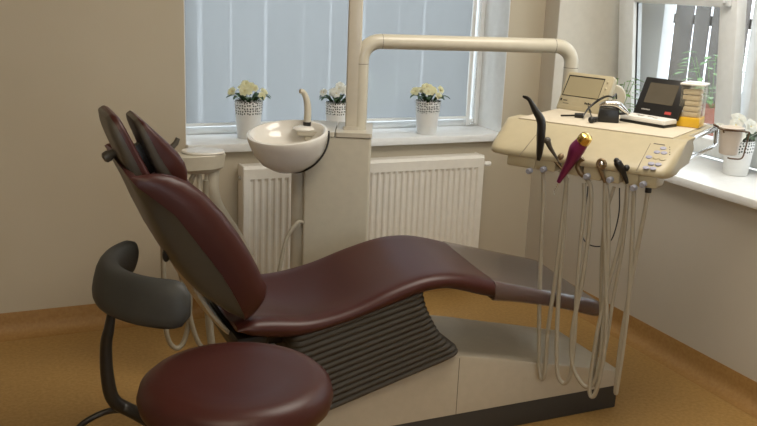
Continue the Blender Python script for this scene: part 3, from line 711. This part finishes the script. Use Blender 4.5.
# cup in wire holder at the far right end of the rail
cr0 = cs(-.12, .43, 0); cup_c = onplane(728, 154.0, cr0, V((.403, .879, 0)))
t = thing('cup_holder', cup_c, 'brown wire ring bracket holding a frosted cup at the console end', 'cup holder')
hz = .095
bm = NB(); rr = .046
xa = V((.913, -.407, 0)); ya = V((.407, .913, 0))
def cw(x, z, d=-.045): return cup_c + xa * x + ya * d + V((0, 0, z))
tube(bm, smooth_path([cw(-.044, .085), cw(-.046, .096), cw(-.03, .097), cw(.03, .092), cw(.048, .09), cw(.047, .075), cw(.042, .03), cw(.034, -.006), cw(.0, -.009), cw(-.018, -.006)], 5), .0028, 8)
tube(bm, [cup_c + xa * rr * math.cos(a) + ya * rr * math.sin(a) + V((0, 0, hz - .002)) for a in [2 * pi * k / 24 for k in range(25)]], .0024, 8)
tube(bm, smooth_path([cup_c - xa * .04 + ya * .02 + V((0, 0, hz)), cup_c - xa * .06 + ya * .02 + V((0, 0, hz + .01)), cs(-.018, .44, 1.112)]), .004, 8)
link('wire_bracket', bm, WIRE, t)
t = thing('drinking_cup', cup_c, 'frosted white cup in the brown wire bracket in front of the sill flowers', 'cup')
bm = NB(); lathe(bm, [(.030, 0), (.0325, .002), (.0425, .098), (.045, .1), (.0425, .101), (.041, .098), (.031, .005), (.001, .005)], 28, Matrix.Translation(cup_c)); link('cup_body', bm, CUPM, t)

# --------------------------------------------------------------- dental chair
YC = 2.757
ch = thing('dental_chair', (1.5, YC, 0), 'reclined burgundy dental chair on a sloped cream base, facing right', 'dental chair')
# plinth + base cover
xr, xl = 2.226, .95
bm = NB(); prism(bm, [(xr, 2.54, 0), (xr + .015, 2.975, 0), (xl, 2.975, 0), (xl, 2.54, 0)], (0, 0, .098), .004); link('plinth', bm, PLINTH, ch)
prof = [(2.226, .157), (2.15, .175), (2.0, .212), (1.84, .249), (1.68, .288), (1.50, .326), (1.44, .335), (1.15, .34), (.97, .345)]
def basesec(x, zt, y0=2.535, y1=2.98):
    sk = (x - .95) / 1.28 * .012
    r = .012
    return [V((x, y0, .098)), V((x, y0, zt - r)), V((x, y0 + r * .3, zt - r * .3)), V((x, y0 + r, zt)), V((x + sk, y1 - r, zt)), V((x + sk, y1 - r * .3, zt - r * .3)), V((x + sk, y1, zt - r)), V((x + sk, y1, .098))]
S = [basesec(x, z) for x, z in [(2.2315, .135), (2.230, .15)] + prof]
bm = NB(); loft(bm, S); link('base_cover', bm, BASEM, ch, sharp=35)
bm = NB(); box(bm, (1.4985, 2.5343, .099), (1.5005, 2.5352, .315)); link('cover_seam', bm, SHELL, ch, smooth=False)
# rubber bellows: stacked folds between cover and seat
topx, botx = 1.345, 1.50
def bel(u, off):
    # u 0 bottom .. 1 top
    xr_ = sinterp(u, [(0, 1.487), (.08, 1.484), (.3, 1.425), (.55, 1.382), (.8, 1.350), (1, 1.335)]) + off
    xl_ = .87 - off * .3
    def z(x):
        zb = .341 + (x - 1.485) * .272; zt = .592 + (x - 1.33) * .2326
        return zb + (zt - zb) * u
    y0, y1 = 2.505 - off, 3.01 + off; r = .035; out = []
    def add(x, y): out.append(V((x, y, z(x))))
    for cx, cy, q in ((xr_ - r, y1 - r, 0), (xl_ + r, y1 - r, 1), (xl_ + r, y0 + r, 2), (xr_ - r, y0 + r, 3)):
        for k in range(5):
            an = (q + k / 4) * pi / 2; add(cx + r * math.cos(an), cy + r * math.sin(an))
        if q == 1 or q == 3: pass
        if q == 2:
            for k in range(1, 12): add(xl_ + r + (xr_ - xl_ - 2 * r) * k / 12, y0)
        if q == 0:
            for k in range(1, 12): add(xr_ - r - (xr_ - xl_ - 2 * r) * k / 12, y1)
    return out
NF = 14; S = []
for k in range(NF):
    for f, o in ((0, -.006), (.3, .0), (.55, .001), (.8, -.001)):
        S.append(bel((k + f) / NF, o))
S.append(bel(1, -.008))
bm = NB(); loft(bm, S); link('bellows', bm, BELLOW, ch, sharp=50)
# inner lift support under the hip so the rear of the skirt is carried
bm = NB(); box(bm, (.69, 2.53, .44), (.80, 2.99, .50), .02); box(bm, (.90, 2.62, .30), (1.25, 2.90, .50), .01); box(bm, (.72, 2.62, .42), (.95, 2.90, .49), .015); link('lift_frame', bm, BLACKM, ch)
# seat cushion
ZTOP = [(.62, .548), (.70, .557), (.784, .555), (.93, .540), (1.07, .563), (1.21, .611), (1.33, .641), (1.43, .641), (1.52, .623), (1.60, .600), (1.68, .578)]
ZBOT = [(.62, .50), (.717, .508), (.794, .492), (.897, .485), (1.065, .514), (1.203, .549), (1.324, .584), (1.40, .590), (1.452, .581), (1.57, .545), (1.65, .528)]
def seatsec(x, y0=2.495, y1=3.025, end=1.0, zt=None, zb=None, dish=None, grow=0, ed=.84):
    zt = sinterp(x, ZTOP) if zt is None else zt; zb = sinterp(x, ZBOT) if zb is None else zb
    zm, hh_ = (zt + zb) / 2, (zt - zb) / 2
    hh_ *= end; zt, zb = zm + hh_ + grow, zm - hh_ - grow
    if dish is None: dish = .022 * max(0, min(1, (1.15 - x) / .25)) + .004
    out = []; N = 30
    wl = [math.copysign(1 - (1 - abs(-1 + 2 * k / N)) ** 1.6, -1 + 2 * k / N) for k in range(N + 1)]
    yc, hw = (y0 + y1) / 2, (y1 - y0) / 2 - (1 - end) * .02 + grow
    sk = .065 * max(0, min(1, (x - .9) / .5))
    for k in range(N + 1):
        w = ww = wl[k]
        e = 1 - max(0, (abs(ww) - ed) / (1 - ed)) ** 2.2
        z = zm + (zt - zm) * max(e, 0) ** .6 - dish * max(0, 1 - (ww / .75) ** 2) ** 1.0
        out.append(V((x + sk * (ww + 1) / 2, yc + hw * ww, z)))
    for k in range(N - 1, 0, -1):
        w = wl[k]
        e = 1 - max(0, (abs(w) - ed) / (1 - ed)) ** 2.2
        z = zm - (zm - zb) * max(e, 0) ** .6
        out.append(V((x + sk * (w + 1) / 2, yc + hw * w, z)))
    return out
S = []
xs = [.69 + (1.602 - .69) * k / 44 for k in range(45)]
for x in xs:
    S.append(seatsec(x, end=min(1, .35 + ((x - .69) / .06)) if x < .73 else 1))
bm = NB(); loft(bm, S); link('seat_cushion', bm, BURG, ch, sharp=60)
# leg section with clear film cover
FT = [(1.598, .597), (1.73, .562), (1.903, .516), (2.03, .482), (2.075, .466), (2.095, .45)]
FB = [(1.598, .530), (1.731, .506), (1.908, .462), (2.04, .420), (2.075, .412), (2.095, .425)]
def footsec(x, g=0): 
    e = 1 if x < 2.05 else math.sqrt(max(.02, 1 - ((x - 2.05) / .05) ** 2))
    return seatsec(x, 2.50, 3.02, e, sinterp(x, FT), sinterp(x, FB), .003, g, .93)
xs = [1.606 + (2.05 - 1.606) * k / 18 for k in range(19)] + [2.065, 2.08, 2.09, 2.096]
bm = NB(); loft(bm, [footsec(x) for x in xs]); link('leg_cushion', bm, BURG, ch, sharp=60)
bm = NB(); loft(bm, [footsec(x, .003) for x in [1.604] + xs[1:] + [2.0985]]); link('leg_cover', bm, FILM, ch, sharp=60)
# backrest frame coordinates: s up along the back, d towards the patient
ba, bn, bO = V((-.5, 0, .866)), V((.866, 0, .5)), V((.68, 0, .472))
def bk(s, d, y): return bO + ba * s + bn * d + V((0, y, 0))
TIP = [(.068, .125), (.080, .152), (.097, .172), (.125, .187), (.159, .187), (.201, .194), (.318, .196), (.444, .183), (.538, .154), (.591, .119), (.624, .078), (.637, .040)]
BND = [(.068, .075), (.085, .082), (.128, .086), (.229, .092), (.357, .082), (.483, .070), (.568, .040), (.604, .026), (.637, .020)]
REAR = [(.068, .065), (.085, .050), (.10, .040), (.151, .018), (.217, -.004), (.344, -.014), (.475, -.004), (.56, .006), (.604, .010), (.637, .014)]
def hwid(s): return sinterp(s, [(.068, .250), (.085, .264), (.12, .272), (.2, .275), (.45, .275), (.55, .270), (.60, .268), (.625, .262), (.637, .255)])
def shellsec(s):
    W = hwid(s) - .006; b, r = interp(s, BND), sinterp(s, REAR); out = []
    m = 16
    for k in range(m + 1):
        w = -1 + 2 * k / m
        e = (1 - abs(w) ** 5.0) ** .55
        out.append(bk(s, b - (b - r) * e, YC + W * w) - ba * (.075 * (1 - w * w) * max(0, (s - .5) / .137)))
    return out
SS = [.068, .078, .088, .10, .12, .15, .19, .25, .32, .4, .48, .54, .58, .605, .622, .637]
S = [shellsec(s) for s in SS]
bm = NB(); loft(bm, S); link('backrest_shell', bm, SHELL, ch, sharp=50)
def uphsec(s):
    W = hwid(s); b, f = interp(s, BND) - .002, sinterp(s, TIP); c = b + (f - b) * .55; h = f - b; out = []
    half = [(-1, b), (-1.018, b + h * .3), (-1.01, b + h * .6), (-.97, b + h * .86), (-.91, f), (-.82, f - h * .04), (-.7, b + h * .80), (-.5, b + h * .64), (-.25, b + h * .56), (0, b + h * .54)]
    dn = lambda w: ba * (.075 * max(0, 1 - w * w) * max(0, (s - .5) / .137))
    L_ = [bk(s, d, YC + W * w) - dn(w) for w, d in half]
    R_ = [bk(s, d, YC - W * w) - dn(w) for w, d in half[-2::-1]]
    return L_ + R_
bm = NB(); loft(bm, [uphsec(s) for s in SS]); link('backrest_cushion', bm, BURG, ch, sharp=55)
# curved badge-like panel crease on the near side shell
bm = NB(); tube(bm, smooth_path([atY(203, 268, 2.49) , atY(208, 283, 2.486), atY(217, 297, 2.486), atY(228, 303, 2.488)]), .002, 6); bm.free()
# rear support spine up to the head section
SPP = smooth_path([V((.845, 0, .405)), V((.80, 0, .405)), V((.752, 0, .418)), V((.700, 0, .452)), V((.650, 0, .508)), V((.605, 0, .572)), V((.515, 0, .738)), V((.458, 0, .868)), V((.418, 0, .972)), V((.395, 0, 1.03))], 5)
S = []
for i, p in enumerate(SPP):
    tg = (SPP[min(i + 1, len(SPP) - 1)] - SPP[max(i - 1, 0)]).normalized(); nr = V((tg.z, 0, -tg.x)); W = .15 - .03 * i / (len(SPP) - 1); out = []
    for k in range(13):
        w = -1 + 2 * k / 12; out.append(p + nr * (.012 * abs(w) ** 3) + V((0, YC + W * w, 0)))
    for k in range(12, -1, -1):
        w = -1 + 2 * k / 12; out.append(p + nr * .022 + V((0, YC + W * w * .98, 0)))
    S.append(out)
bm = NB(); loft(bm, S); link('back_support', bm, SUPPORT, ch, sharp=50)
bm = NB(); ball(bm, V((.497, YC - .135, .762)), .022, s=(.55, .5, 1), u=14, v=10); link('shell_hole_dark', bm, BLACK, ch)  # black oval stands in for the dark of a hole in the shell
bm = NB(); cyl(bm, (.775, 2.585, .462), (.775, 2.93, .462), .042, 20); box(bm, (.70, 2.60, .41), (.82, 2.92, .47), .02); link('hinge', bm, BLACKM, ch)
# upper back section
def boxy(s, W, lo, hi, rear, ds, dd, fl):
    # cross-section with an almost square edge; rear = True rounds towards lo, else towards hi
    out = []
    for k in range(17):
        w = math.sin(pi / 2 * (-1 + 2 * k / 16)); e = max(0, 1 - abs(w) ** 9) ** .4; e = fl + (1 - fl) * e
        out.append(bk(s, hi - (hi - lo) * e if rear else lo + (hi - lo) * e, YC + W * w))
    for k in range(16, -1, -1):
        w = math.sin(pi / 2 * (-1 + 2 * k / 16)); out.append(bk(s, hi if rear else lo, YC + W * w))
    return [p + ba * ds + bn * dd for p in out]
def topk(s, s0, s1): return math.sqrt(max(.0, 1 - max(0, (s - s0) / (s1 - s0)) ** 2))
def upsec(s, part):
    k_ = topk(s, .735, .816); W = .135 * (.62 + .38 * k_)
    r = sinterp(s, [(.54, .004), (.60, .014), (.68, .026), (.77, .040), (.816, .056)]); b = sinterp(s, [(.54, .048), (.59, .050), (.638, .056), (.771, .067), (.816, .069)]); f = sinterp(s, [(.54, .070), (.60, .075), (.69, .081), (.77, .088), (.80, .088), (.816, .078)])
    return boxy(s, W, r, b, True, -.032, .004, .35) if part == 0 else boxy(s, W * 1.02, b - .001, f, False, -.032, .004, .4)
US = [.53, .56, .60, .65, .70, .735, .76, .78, .795, .806, .813, .816]
bm = NB(); loft(bm, [upsec(s, 0) for s in US]); link('shoulder_shell', bm, SHELL, ch, sharp=50)
bm = NB(); loft(bm, [upsec(s, 1) for s in US]); link('shoulder_cushion', bm, BURG, ch, sharp=50)
# headrest
HR = [(.53, .112), (.54, .104), (.587, .085), (.636, .086), (.708, .096), (.757, .104), (.772, .110)]
HB = [(.53, .129), (.54, .128), (.587, .117), (.636, .114), (.708, .119), (.757, .122), (.772, .122)]
HF = [(.53, .140), (.541, .152), (.566, .168), (.615, .171), (.669, .159), (.737, .140), (.757, .134), (.772, .126)]
def hsec(s, part):
    k_ = topk(s, .715, .772); W = .120 * (.62 + .38 * k_) * (1 if s > .56 else .93)
    return boxy(s, W, sinterp(s, HR), interp(s, HB) + .002, True, -.041, .014, .45) if part == 0 else boxy(s, W * 1.03, interp(s, HB), sinterp(s, HF), False, -.041, .014, .45)
HS = [.53, .536, .545, .56, .587, .62, .66, .70, .73, .75, .76, .768, .772]
bm = NB(); loft(bm, [hsec(s, 0) for s in HS]); hr_ = link('headrest', bm, SHELL, ch, sharp=50)
bm = NB(); loft(bm, [hsec(s, 1) for s in HS]); link('headrest_cushion', bm, BURG, hr_, sharp=55)
bm = NB(); box(bm, (-.05, -.02, 0), (.05, .02, .05), .004, M=Matrix.Translation(bk(.60, .06, YC)) @ Matrix.Rotation(math.radians(60), 4, 'Y')); link('headrest_bracket', bm, BLACKM, hr_)
# release knob behind
kp = bk(.655, .030, YC + .03)
bm = NB(); tube(bm, [kp, kp - bn * .012, kp - bn * .02, kp - bn * .034, kp - bn * .040], [.012, .014, .018, .017, .009], 16); link('release_knob', bm, SHELL, ch)

# --------------------------------------------------------------- assistant unit behind the backrest
YA = 3.4
def aa(px, py, o=0): return atY(px, py, YA + o)
t = thing('assistant_unit', aa(208, 190), 'cream assistant instrument arm with oval white pad, behind the chair backrest', 'dental unit')
c = aa(203, 153)
zt_ = c.z
bm = NB(); lathe(bm, [(.001, 0), (.095, 0), (.10, .006), (.096, .011), (.001, .012)], 36, Matrix.Translation(c) @ Matrix.Rotation(math.radians(-20), 4, 'Z') @ Matrix.Diagonal((.85, .62, 1, 1))); link('keypad', bm, CERAM, t)
bm = NB(); out = []
def arow(z, g): return [c + V(p) * g + V((0, 0, z)) for p in ((.083, -.03, 0), (.085, .03, 0), (.04, .07, 0), (-.05, .065, 0), (-.13, .02, 0), (-.15, -.05, 0), (-.08, -.075, 0), (.03, -.065, 0))]
loft(bm, [arow(-.075, .55), arow(-.055, .9), arow(-.002, 1), arow(0, .98)]); bmesh.ops.subdivide_edges(bm, edges=[], cuts=1); link('holder_body', bm, CREAM, t, sharp=30)
bm = NB(); tube(bm, smooth_path([c + V((.045, 0, -.03)), aa(213, 175), aa(213, 190), aa(217, 205, .02), aa(226, 220, .05), aa(236, 235, .08), aa(250, 262, .1), aa(262, 300, .1), aa(270, 335, .08)]), [.024] * 65, 14); link('arm', bm, CREAM, t)
for x in (199, 207):
    bm = NB(); cyl(bm, aa(x, 160), aa(x + .5, 192), .011, 12); link('holder', bm, CREAM, t)
bm = NB(); cyl(bm, aa(194.5, 166), aa(194.5, 171), .012, 12); link('suction_tip_rest', bm, BLACK, t)
bm = NB(); tube(bm, [aa(170, 149), aa(176, 143), aa(178, 138)], [.012, .011, .009], 12); link('lever', bm, SHELL, t)
for pts in (((158, 190, 0), (161, 215, 0), (163, 250, 0), (164, 300, 0), (167, 335, 0), (175, 348, .01), (183, 343, .02), (188, 325, .02), (190, 300, .02), (189, 260, .02), (186, 220, .02), (190, 185, 0), (199, 165, 0)),
            ((170, 200, 0), (176, 235, 0), (180, 270, 0), (187, 300, .01), (192, 325, .01), (200, 345, .01), (212, 352, .02)),
            ((207, 180, 0), (206, 230, 0), (207, 280, 0), (209, 320, 0), (212, 348, 0)),):
    bm = NB(); P = smooth_path([aa(*p) for p in pts]); 
    for q in P: q.z = max(q.z, .012)
    tube(bm, P, .0105 if pts[0][0] != 207 else .016, 10); link('hose', bm, HOSE, t)

# --------------------------------------------------------------- stool
SX, SY, SZ = .563, 2.062, .60
st = thing('dentist_stool', (SX, SY, 0), 'round burgundy stool with a curved charcoal arm rest, in the foreground', 'stool')
bm = NB()
lathe(bm, [(.15, -.105), (.19, -.10), (.226, -.088), (.245, -.068), (.250, -.045), (.243, -.018), (.222, .001), (.19, .008), (.13, .001), (.07, -.003), (.004, -.004)], 56, Matrix.Translation((SX, SY, SZ)), capt=True); link('seat', bm, BURG, st)
bm = NB(); lathe(bm, [(.03, -.16), (.05, -.155), (.16, -.115), (.16, -.104)], 32, Matrix.Translation((SX, SY, SZ)), capt=True); cyl(bm, (SX, SY, .08), (SX, SY, SZ - .14), .026, 18); link('column', bm, BLACKM, st)
# arc rest
AR, AZ, ACX, ACY = .252, .785, .538, 2.36
bm = NB(); S = []
NA = 30
for k in range(NA + 1):
    u = k / NA; an = math.radians(124 + (252 - 124) * u)
    e = min(1, .45 + .55 * math.sqrt(max(0, 1 - ((abs(u - .5) - .40) / .10) ** 2))) if abs(u - .5) > .40 else 1
    er = V((math.cos(an), math.sin(an), 0)); c = V((ACX, ACY, AZ)) + er * AR
    sec = []
    for j in range(18):
        a = 2 * pi * j / 18; ca, sa = math.cos(a), math.sin(a)
        x = math.copysign(abs(ca) ** .75, ca) * .031 * e; z = math.copysign(abs(sa) ** .75, sa) * .060 * e
        sec.append(c + er * (x - z * .22) + V((0, 0, z)))
    S.append(sec)
bm2 = bm; loft(bm, S); link('arm_rest', bm, GREYF, st, sharp=60)
an = math.radians(191)
p_top = V((ACX + AR * math.cos(an) + .006, ACY + AR * math.sin(an), AZ - .04))
pth = smooth_path([p_top, p_top + V((-.012, 0, -.07)), V((p_top.x - .022, p_top.y + .005, .62)), V((p_top.x - .022, p_top.y, .53)), V((p_top.x - .008, p_top.y - .005, .463)), V((p_top.x + .04, p_top.y - .02, .427)), V((SX - .12, SY + .07, .415)), V((SX, SY, .415))], 8)
n_ = len(pth)
bm = NB(); tube(bm, pth, [interp(i / (n_ - 1), [(0, .014), (.2, .021), (.5, .027), (1, .024)]) for i in range(n_)], 14, squash=.7); link('rest_post', bm, BLACKM, st)
bm = NB(); tube(bm, smooth_path([V((p_top.x + .02, p_top.y - .01, .432)), V((p_top.x - .03, p_top.y + .01, .424)), V((p_top.x - .09, p_top.y + .0, .405)), V((p_top.x - .14, p_top.y - .05, .385))]), .0085, 10); link('lever', bm, BLACKM, st)
for k in range(5):
    a = 2 * pi * k / 5 + .3; d = V((math.cos(a), math.sin(a), 0))
    bm = NB(); tube(bm, [V((SX, SY, .115)), V((SX, SY, .10)) + d * .12, V((SX, SY, .075)) + d * .27], [.026, .022, .016], 12); l_ = link('leg', bm, BLACKM, st)
    bm = NB(); e_ = V((SX, SY, .027)) + d * .27; pr = V((-d.y, d.x, 0)); cyl(bm, e_ - pr * .02, e_ + pr * .02, .027, 18); cyl(bm, e_, e_ + V((0, 0, .05)), .008, 8); link('caster', bm, BLACK, l_)

# --------------------------------------------------------------- flowers
def flower_pot(name, base, r0, r1, h, label, petals, seed, nfl=10, big=.78, spread=1.0, leafm=None):
    rnd = random.Random(seed); t = thing(name, base, label, 'potted plant', 'white lace pots on the window sills')
    bm = NB(); N_ = 48; rings = []
    zs = [(r0, 0), (r0 + (r1 - r0) * .62, h * .62)]
    lathe(bm, [(r0 * .96, 0), (r0, .003), (r0 + (r1 - r0) * .66, h * .66)], N_); bm2 = bm
    p_ = link('pot', bm, POT, None); p_.parent = t
    bm = NB()
    zl = h * .66; rl = r0 + (r1 - r0) * .66
    ring_defs = [(rl, zl, 0), (rl + .0015, zl + .002, 0), (r1, h * .985, 0), (r1 + .001, h, .006), (r1 - .003, h - .001, .006), (rl - .003, zl + .01, 0), (.002, zl + .012, 0)]
    for r_, z_, sc_ in ring_defs:
        rings.append([bm.verts.new((r_ * math.cos(2 * pi * k / N_), r_ * math.sin(2 * pi * k / N_), z_ + sc_ * abs(math.sin(2 * pi * k / N_ * 9)))) for k in range(N_)])
    skin(bm, rings, False); o = link('lace_rim', bm, LACE, None); o.parent = t
    bm = NB(); lathe(bm, [(.001, h * .9), (r1 * .93, h * .9), (r1 * .8, h * .95), (.001, h * .98)], 24, capb=False); o = link('soil', bm, SOIL, None); o.parent = t
    # leaves
    for k in range(9):
        a = 2 * pi * k / 9 + rnd.random() * .4; l = (.06 + .02 * rnd.random()) * spread; w = .017
        bm = NB(); d = V((math.cos(a), math.sin(a), 0)); sd = V((-d.y, d.x, 0)); pr = []
        for j in range(7):
            u = j / 6; p = d * (r1 * .55 + l * u) + V((0, 0, h * 1.0 + .028 * math.sin(u * 2.6) + .004 * rnd.random())); ww = w * math.sin(pi * (.08 + .9 * u)) ** .8
            pr.append((bm.verts.new(p + sd * ww + V((0, 0, .004))), bm.verts.new(p), bm.verts.new(p - sd * ww + V((0, 0, .004)))))
        for A, B in zip(pr, pr[1:]): bm.faces.new((A[0], A[1], B[1], B[0])); bm.faces.new((A[1], A[2], B[2], B[1]))
        o = link('leaf', bm, leafm or LEAF, None); o.parent = t
    # blooms
    for k in range(nfl):
        a = 2 * pi * k / nfl * 1.0 + rnd.random() * .5; rad = r1 * (.30 + .80 * (k % 2 == 0) + .15 * rnd.random()) * spread
        c = V((math.cos(a) * rad, math.sin(a) * rad, h + .030 + .034 * rnd.random() + (.018 if k % 2 else 0)))
        ax = V((c.x * 7 - .2, c.y * 7 - .75, .40 + .3 * rnd.random())).normalized(); q = ax.to_track_quat('Z', 'Y').to_matrix().to_4x4()
        Mf = Matrix.Translation(c) @ q @ Matrix.Rotation(rnd.random() * 6, 4, 'Z') @ Matrix.Scale(big * (.85 + .3 * rnd.random()), 4)
        bm = NB()
        for ring_, (np_, pl, tilt) in enumerate(((6, .030, .30), (5, .021, .85))):
            for j in range(np_):
                pa = 2 * pi * j / np_ + ring_ * .5
                Mp = Mf @ Matrix.Rotation(pa, 4, 'Z') @ Matrix.Rotation(-tilt, 4, 'Y')
                rows = []
                for i in range(5):
                    u = i / 4; ww = pl * .52 * math.sin(pi * (.12 + .76 * u)) ; zz = .004 * math.sin(u * 3) - .004 * u * u
                    rows.append([bm.verts.new(Mp @ V((pl * u, ww * s_, zz + .003 * abs(s_)))) for s_ in (-1, -.5, 0, .5, 1)])
                for A, B in zip(rows, rows[1:]):
                    for i in range(4): bm.faces.new((A[i], A[i + 1], B[i + 1], B[i]))
        f_ = link('flower', bm, petals, None); f_.parent = t
        bm = NB(); ball(bm, Mf @ V((0, 0, .004)), .0042 * big, u=8, v=5); o = link('flower_centre', bm, CENT, f_)
        o = None
    bm = NB()
    for k in range(nfl):
        pass
    for k in range(6):
        a = 2 * pi * k / 6; tube(bm, [V((0, 0, h * .95)), V((math.cos(a) * r1 * .35, math.sin(a) * r1 * .35, h + .02)), V((math.cos(a) * r1 * .6, math.sin(a) * r1 * .6, h + .045))], .0016, 5)
    o = link('stems', bm, leafm or LEAF, None); o.parent = t
    return t
ZS = .833
b1 = atZ(248.5, 137.5, ZS); flower_pot('potted_primrose', b1, .053, .067, .175, 'white lace pot of yellow flowers, left of the spittoon on the back sill', PETY, 1)
b3 = atZ(426.5, 133.5, ZS); flower_pot('potted_primrose', b3, .051, .065, .168, 'white lace pot of cream flowers under the overhead arm, right on the back sill', PETY, 7, spread=.95)
b2_ = V((1.648, 4.145, ZS)); flower_pot('potted_primrose', b2_ , .047, .060, .160, 'white lace pot of white flowers behind the spittoon spout, partly hidden by the pole', PETW, 12)
b4 = atZ(735, 174, ZS); flower_pot('potted_primrose', b4, .052, .064, .150, 'white lace pot of large white flowers on the right sill behind the cup', PETW, 21, nfl=7, big=1.15, spread=1.35)
# leafy plant at the far end of the right sill, mostly hidden by the tray
bp = V((2.93, 3.60, ZS))
t = thing('leafy_pot_plant', bp, 'light green leafy plant on the right sill, peeking above the tilted screen', 'potted plant')
link('pot', pot_bm(bp, .05, .065, .12), POT, t)
rnd = random.Random(5)
def leafy(t, c, n, R_, hmin, hmax, m, seed, size=.035):
    rnd = random.Random(seed)
    bm = NB(); 
    for k in range(n):
        a = rnd.random() * 2 * pi; rr = R_ * math.sqrt(rnd.random()); z = hmin + (hmax - hmin) * rnd.random()
        p = V(c) + V((math.cos(a) * rr, math.sin(a) * rr, z)); d = V((math.cos(a + rnd.random()), math.sin(a + rnd.random()), .3 * (rnd.random() - .3))).normalized(); sd = d.cross(V((0, 0, 1))).normalized()
        pr = []
        for j in range(5):
            u = j / 4; q = p + d * size * u + V((0, 0, -.25 * size * u * u)); ww = size * .28 * math.sin(pi * (.05 + .93 * u))
            pr.append((bm.verts.new(q + sd * ww), bm.verts.new(q - V((0, 0, size * .06))), bm.verts.new(q - sd * ww)))
        for A, B in zip(pr, pr[1:]): bm.faces.new((A[0], A[1], B[1], B[0])); bm.faces.new((A[1], A[2], B[2], B[1]))
    link('foliage', bm, m, t)
    bm = NB()
    for k in range(7):
        a = 2 * pi * k / 7; tube(bm, smooth_path([V(c), V(c) + V((math.cos(a) * R_ * .4, math.sin(a) * R_ * .4, hmin + .3 * (hmax - hmin))), V(c) + V((math.cos(a) * R_ * .8, math.sin(a) * R_ * .8, hmax * .9))], 4), .0018, 5)
    link('stems', bm, m, t)
leafy(t, bp + V((0, 0, .11)), 60, .10, .03, .24, LEAFL, 8, .045)
# terracotta pot and shrub outside the right window
bq = V((3.62, 3.63, .79))
t = thing('terracotta_pot_plant', bq, 'terracotta pot with a green plant outside the right window', 'potted plant')
link('pot', pot_bm(bq, .085, .115, .22), TERRA, t)
leafy(t, bq + V((0, .02, .20)), 90, .17, .02, .30, LEAFL, 4, .06)
bm = NB(); box(bm, (XR + T2, 3.2, -.2), (3.85, 4.3, .79)); box(bm, (1.9, 4.95, -.2), (2.9, 5.35, .50)); struct(link('ledge_outside', bm, OUTW, smooth=False))

# --------------------------------------------------------------- light
w = bpy.data.worlds.new('daylight'); sc.world = w; w.use_nodes = True; nt = w.node_tree; bg = nt.nodes['Background']
bg.inputs['Color'].default_value = (.84, .92, 1.0, 1); bg.inputs['Strength'].default_value = 4.5
def area(name, loc, rot, sx, sy, power, col, portal=False):
    l = bpy.data.lights.new(name, 'AREA'); l.shape = 'RECTANGLE'; l.size = sx; l.size_y = sy; l.energy = power; l.color = col
    o = bpy.data.objects.new(name, l); COL.objects.link(o); o.location = loc; o.rotation_euler = rot
    if portal: l.cycles.is_portal = True
    return o
area('unseen_ceiling_light', (-.1, .6, ZC - .03), (0, 0, 0), 1.3, 1.0, 27, (1, .87, .66))
area('unseen_ceiling_light', (1.95, 2.25, ZC - .03), (0, 0, 0), 1.3, 1.0, 42, (1, .93, .82))  # added unseen light, brightens the right wall and corner
sc.view_settings.view_transform = 'Standard'; sc.view_settings.look = 'None'; sc.view_settings.gamma = 1; sc.view_settings.use_curve_mapping = False
sc.view_settings.exposure = 0
sc.cycles.use_denoising = True
sc.cycles.max_bounces = 10; sc.cycles.transparent_max_bounces = 16; sc.cycles.sample_clamp_indirect = 5
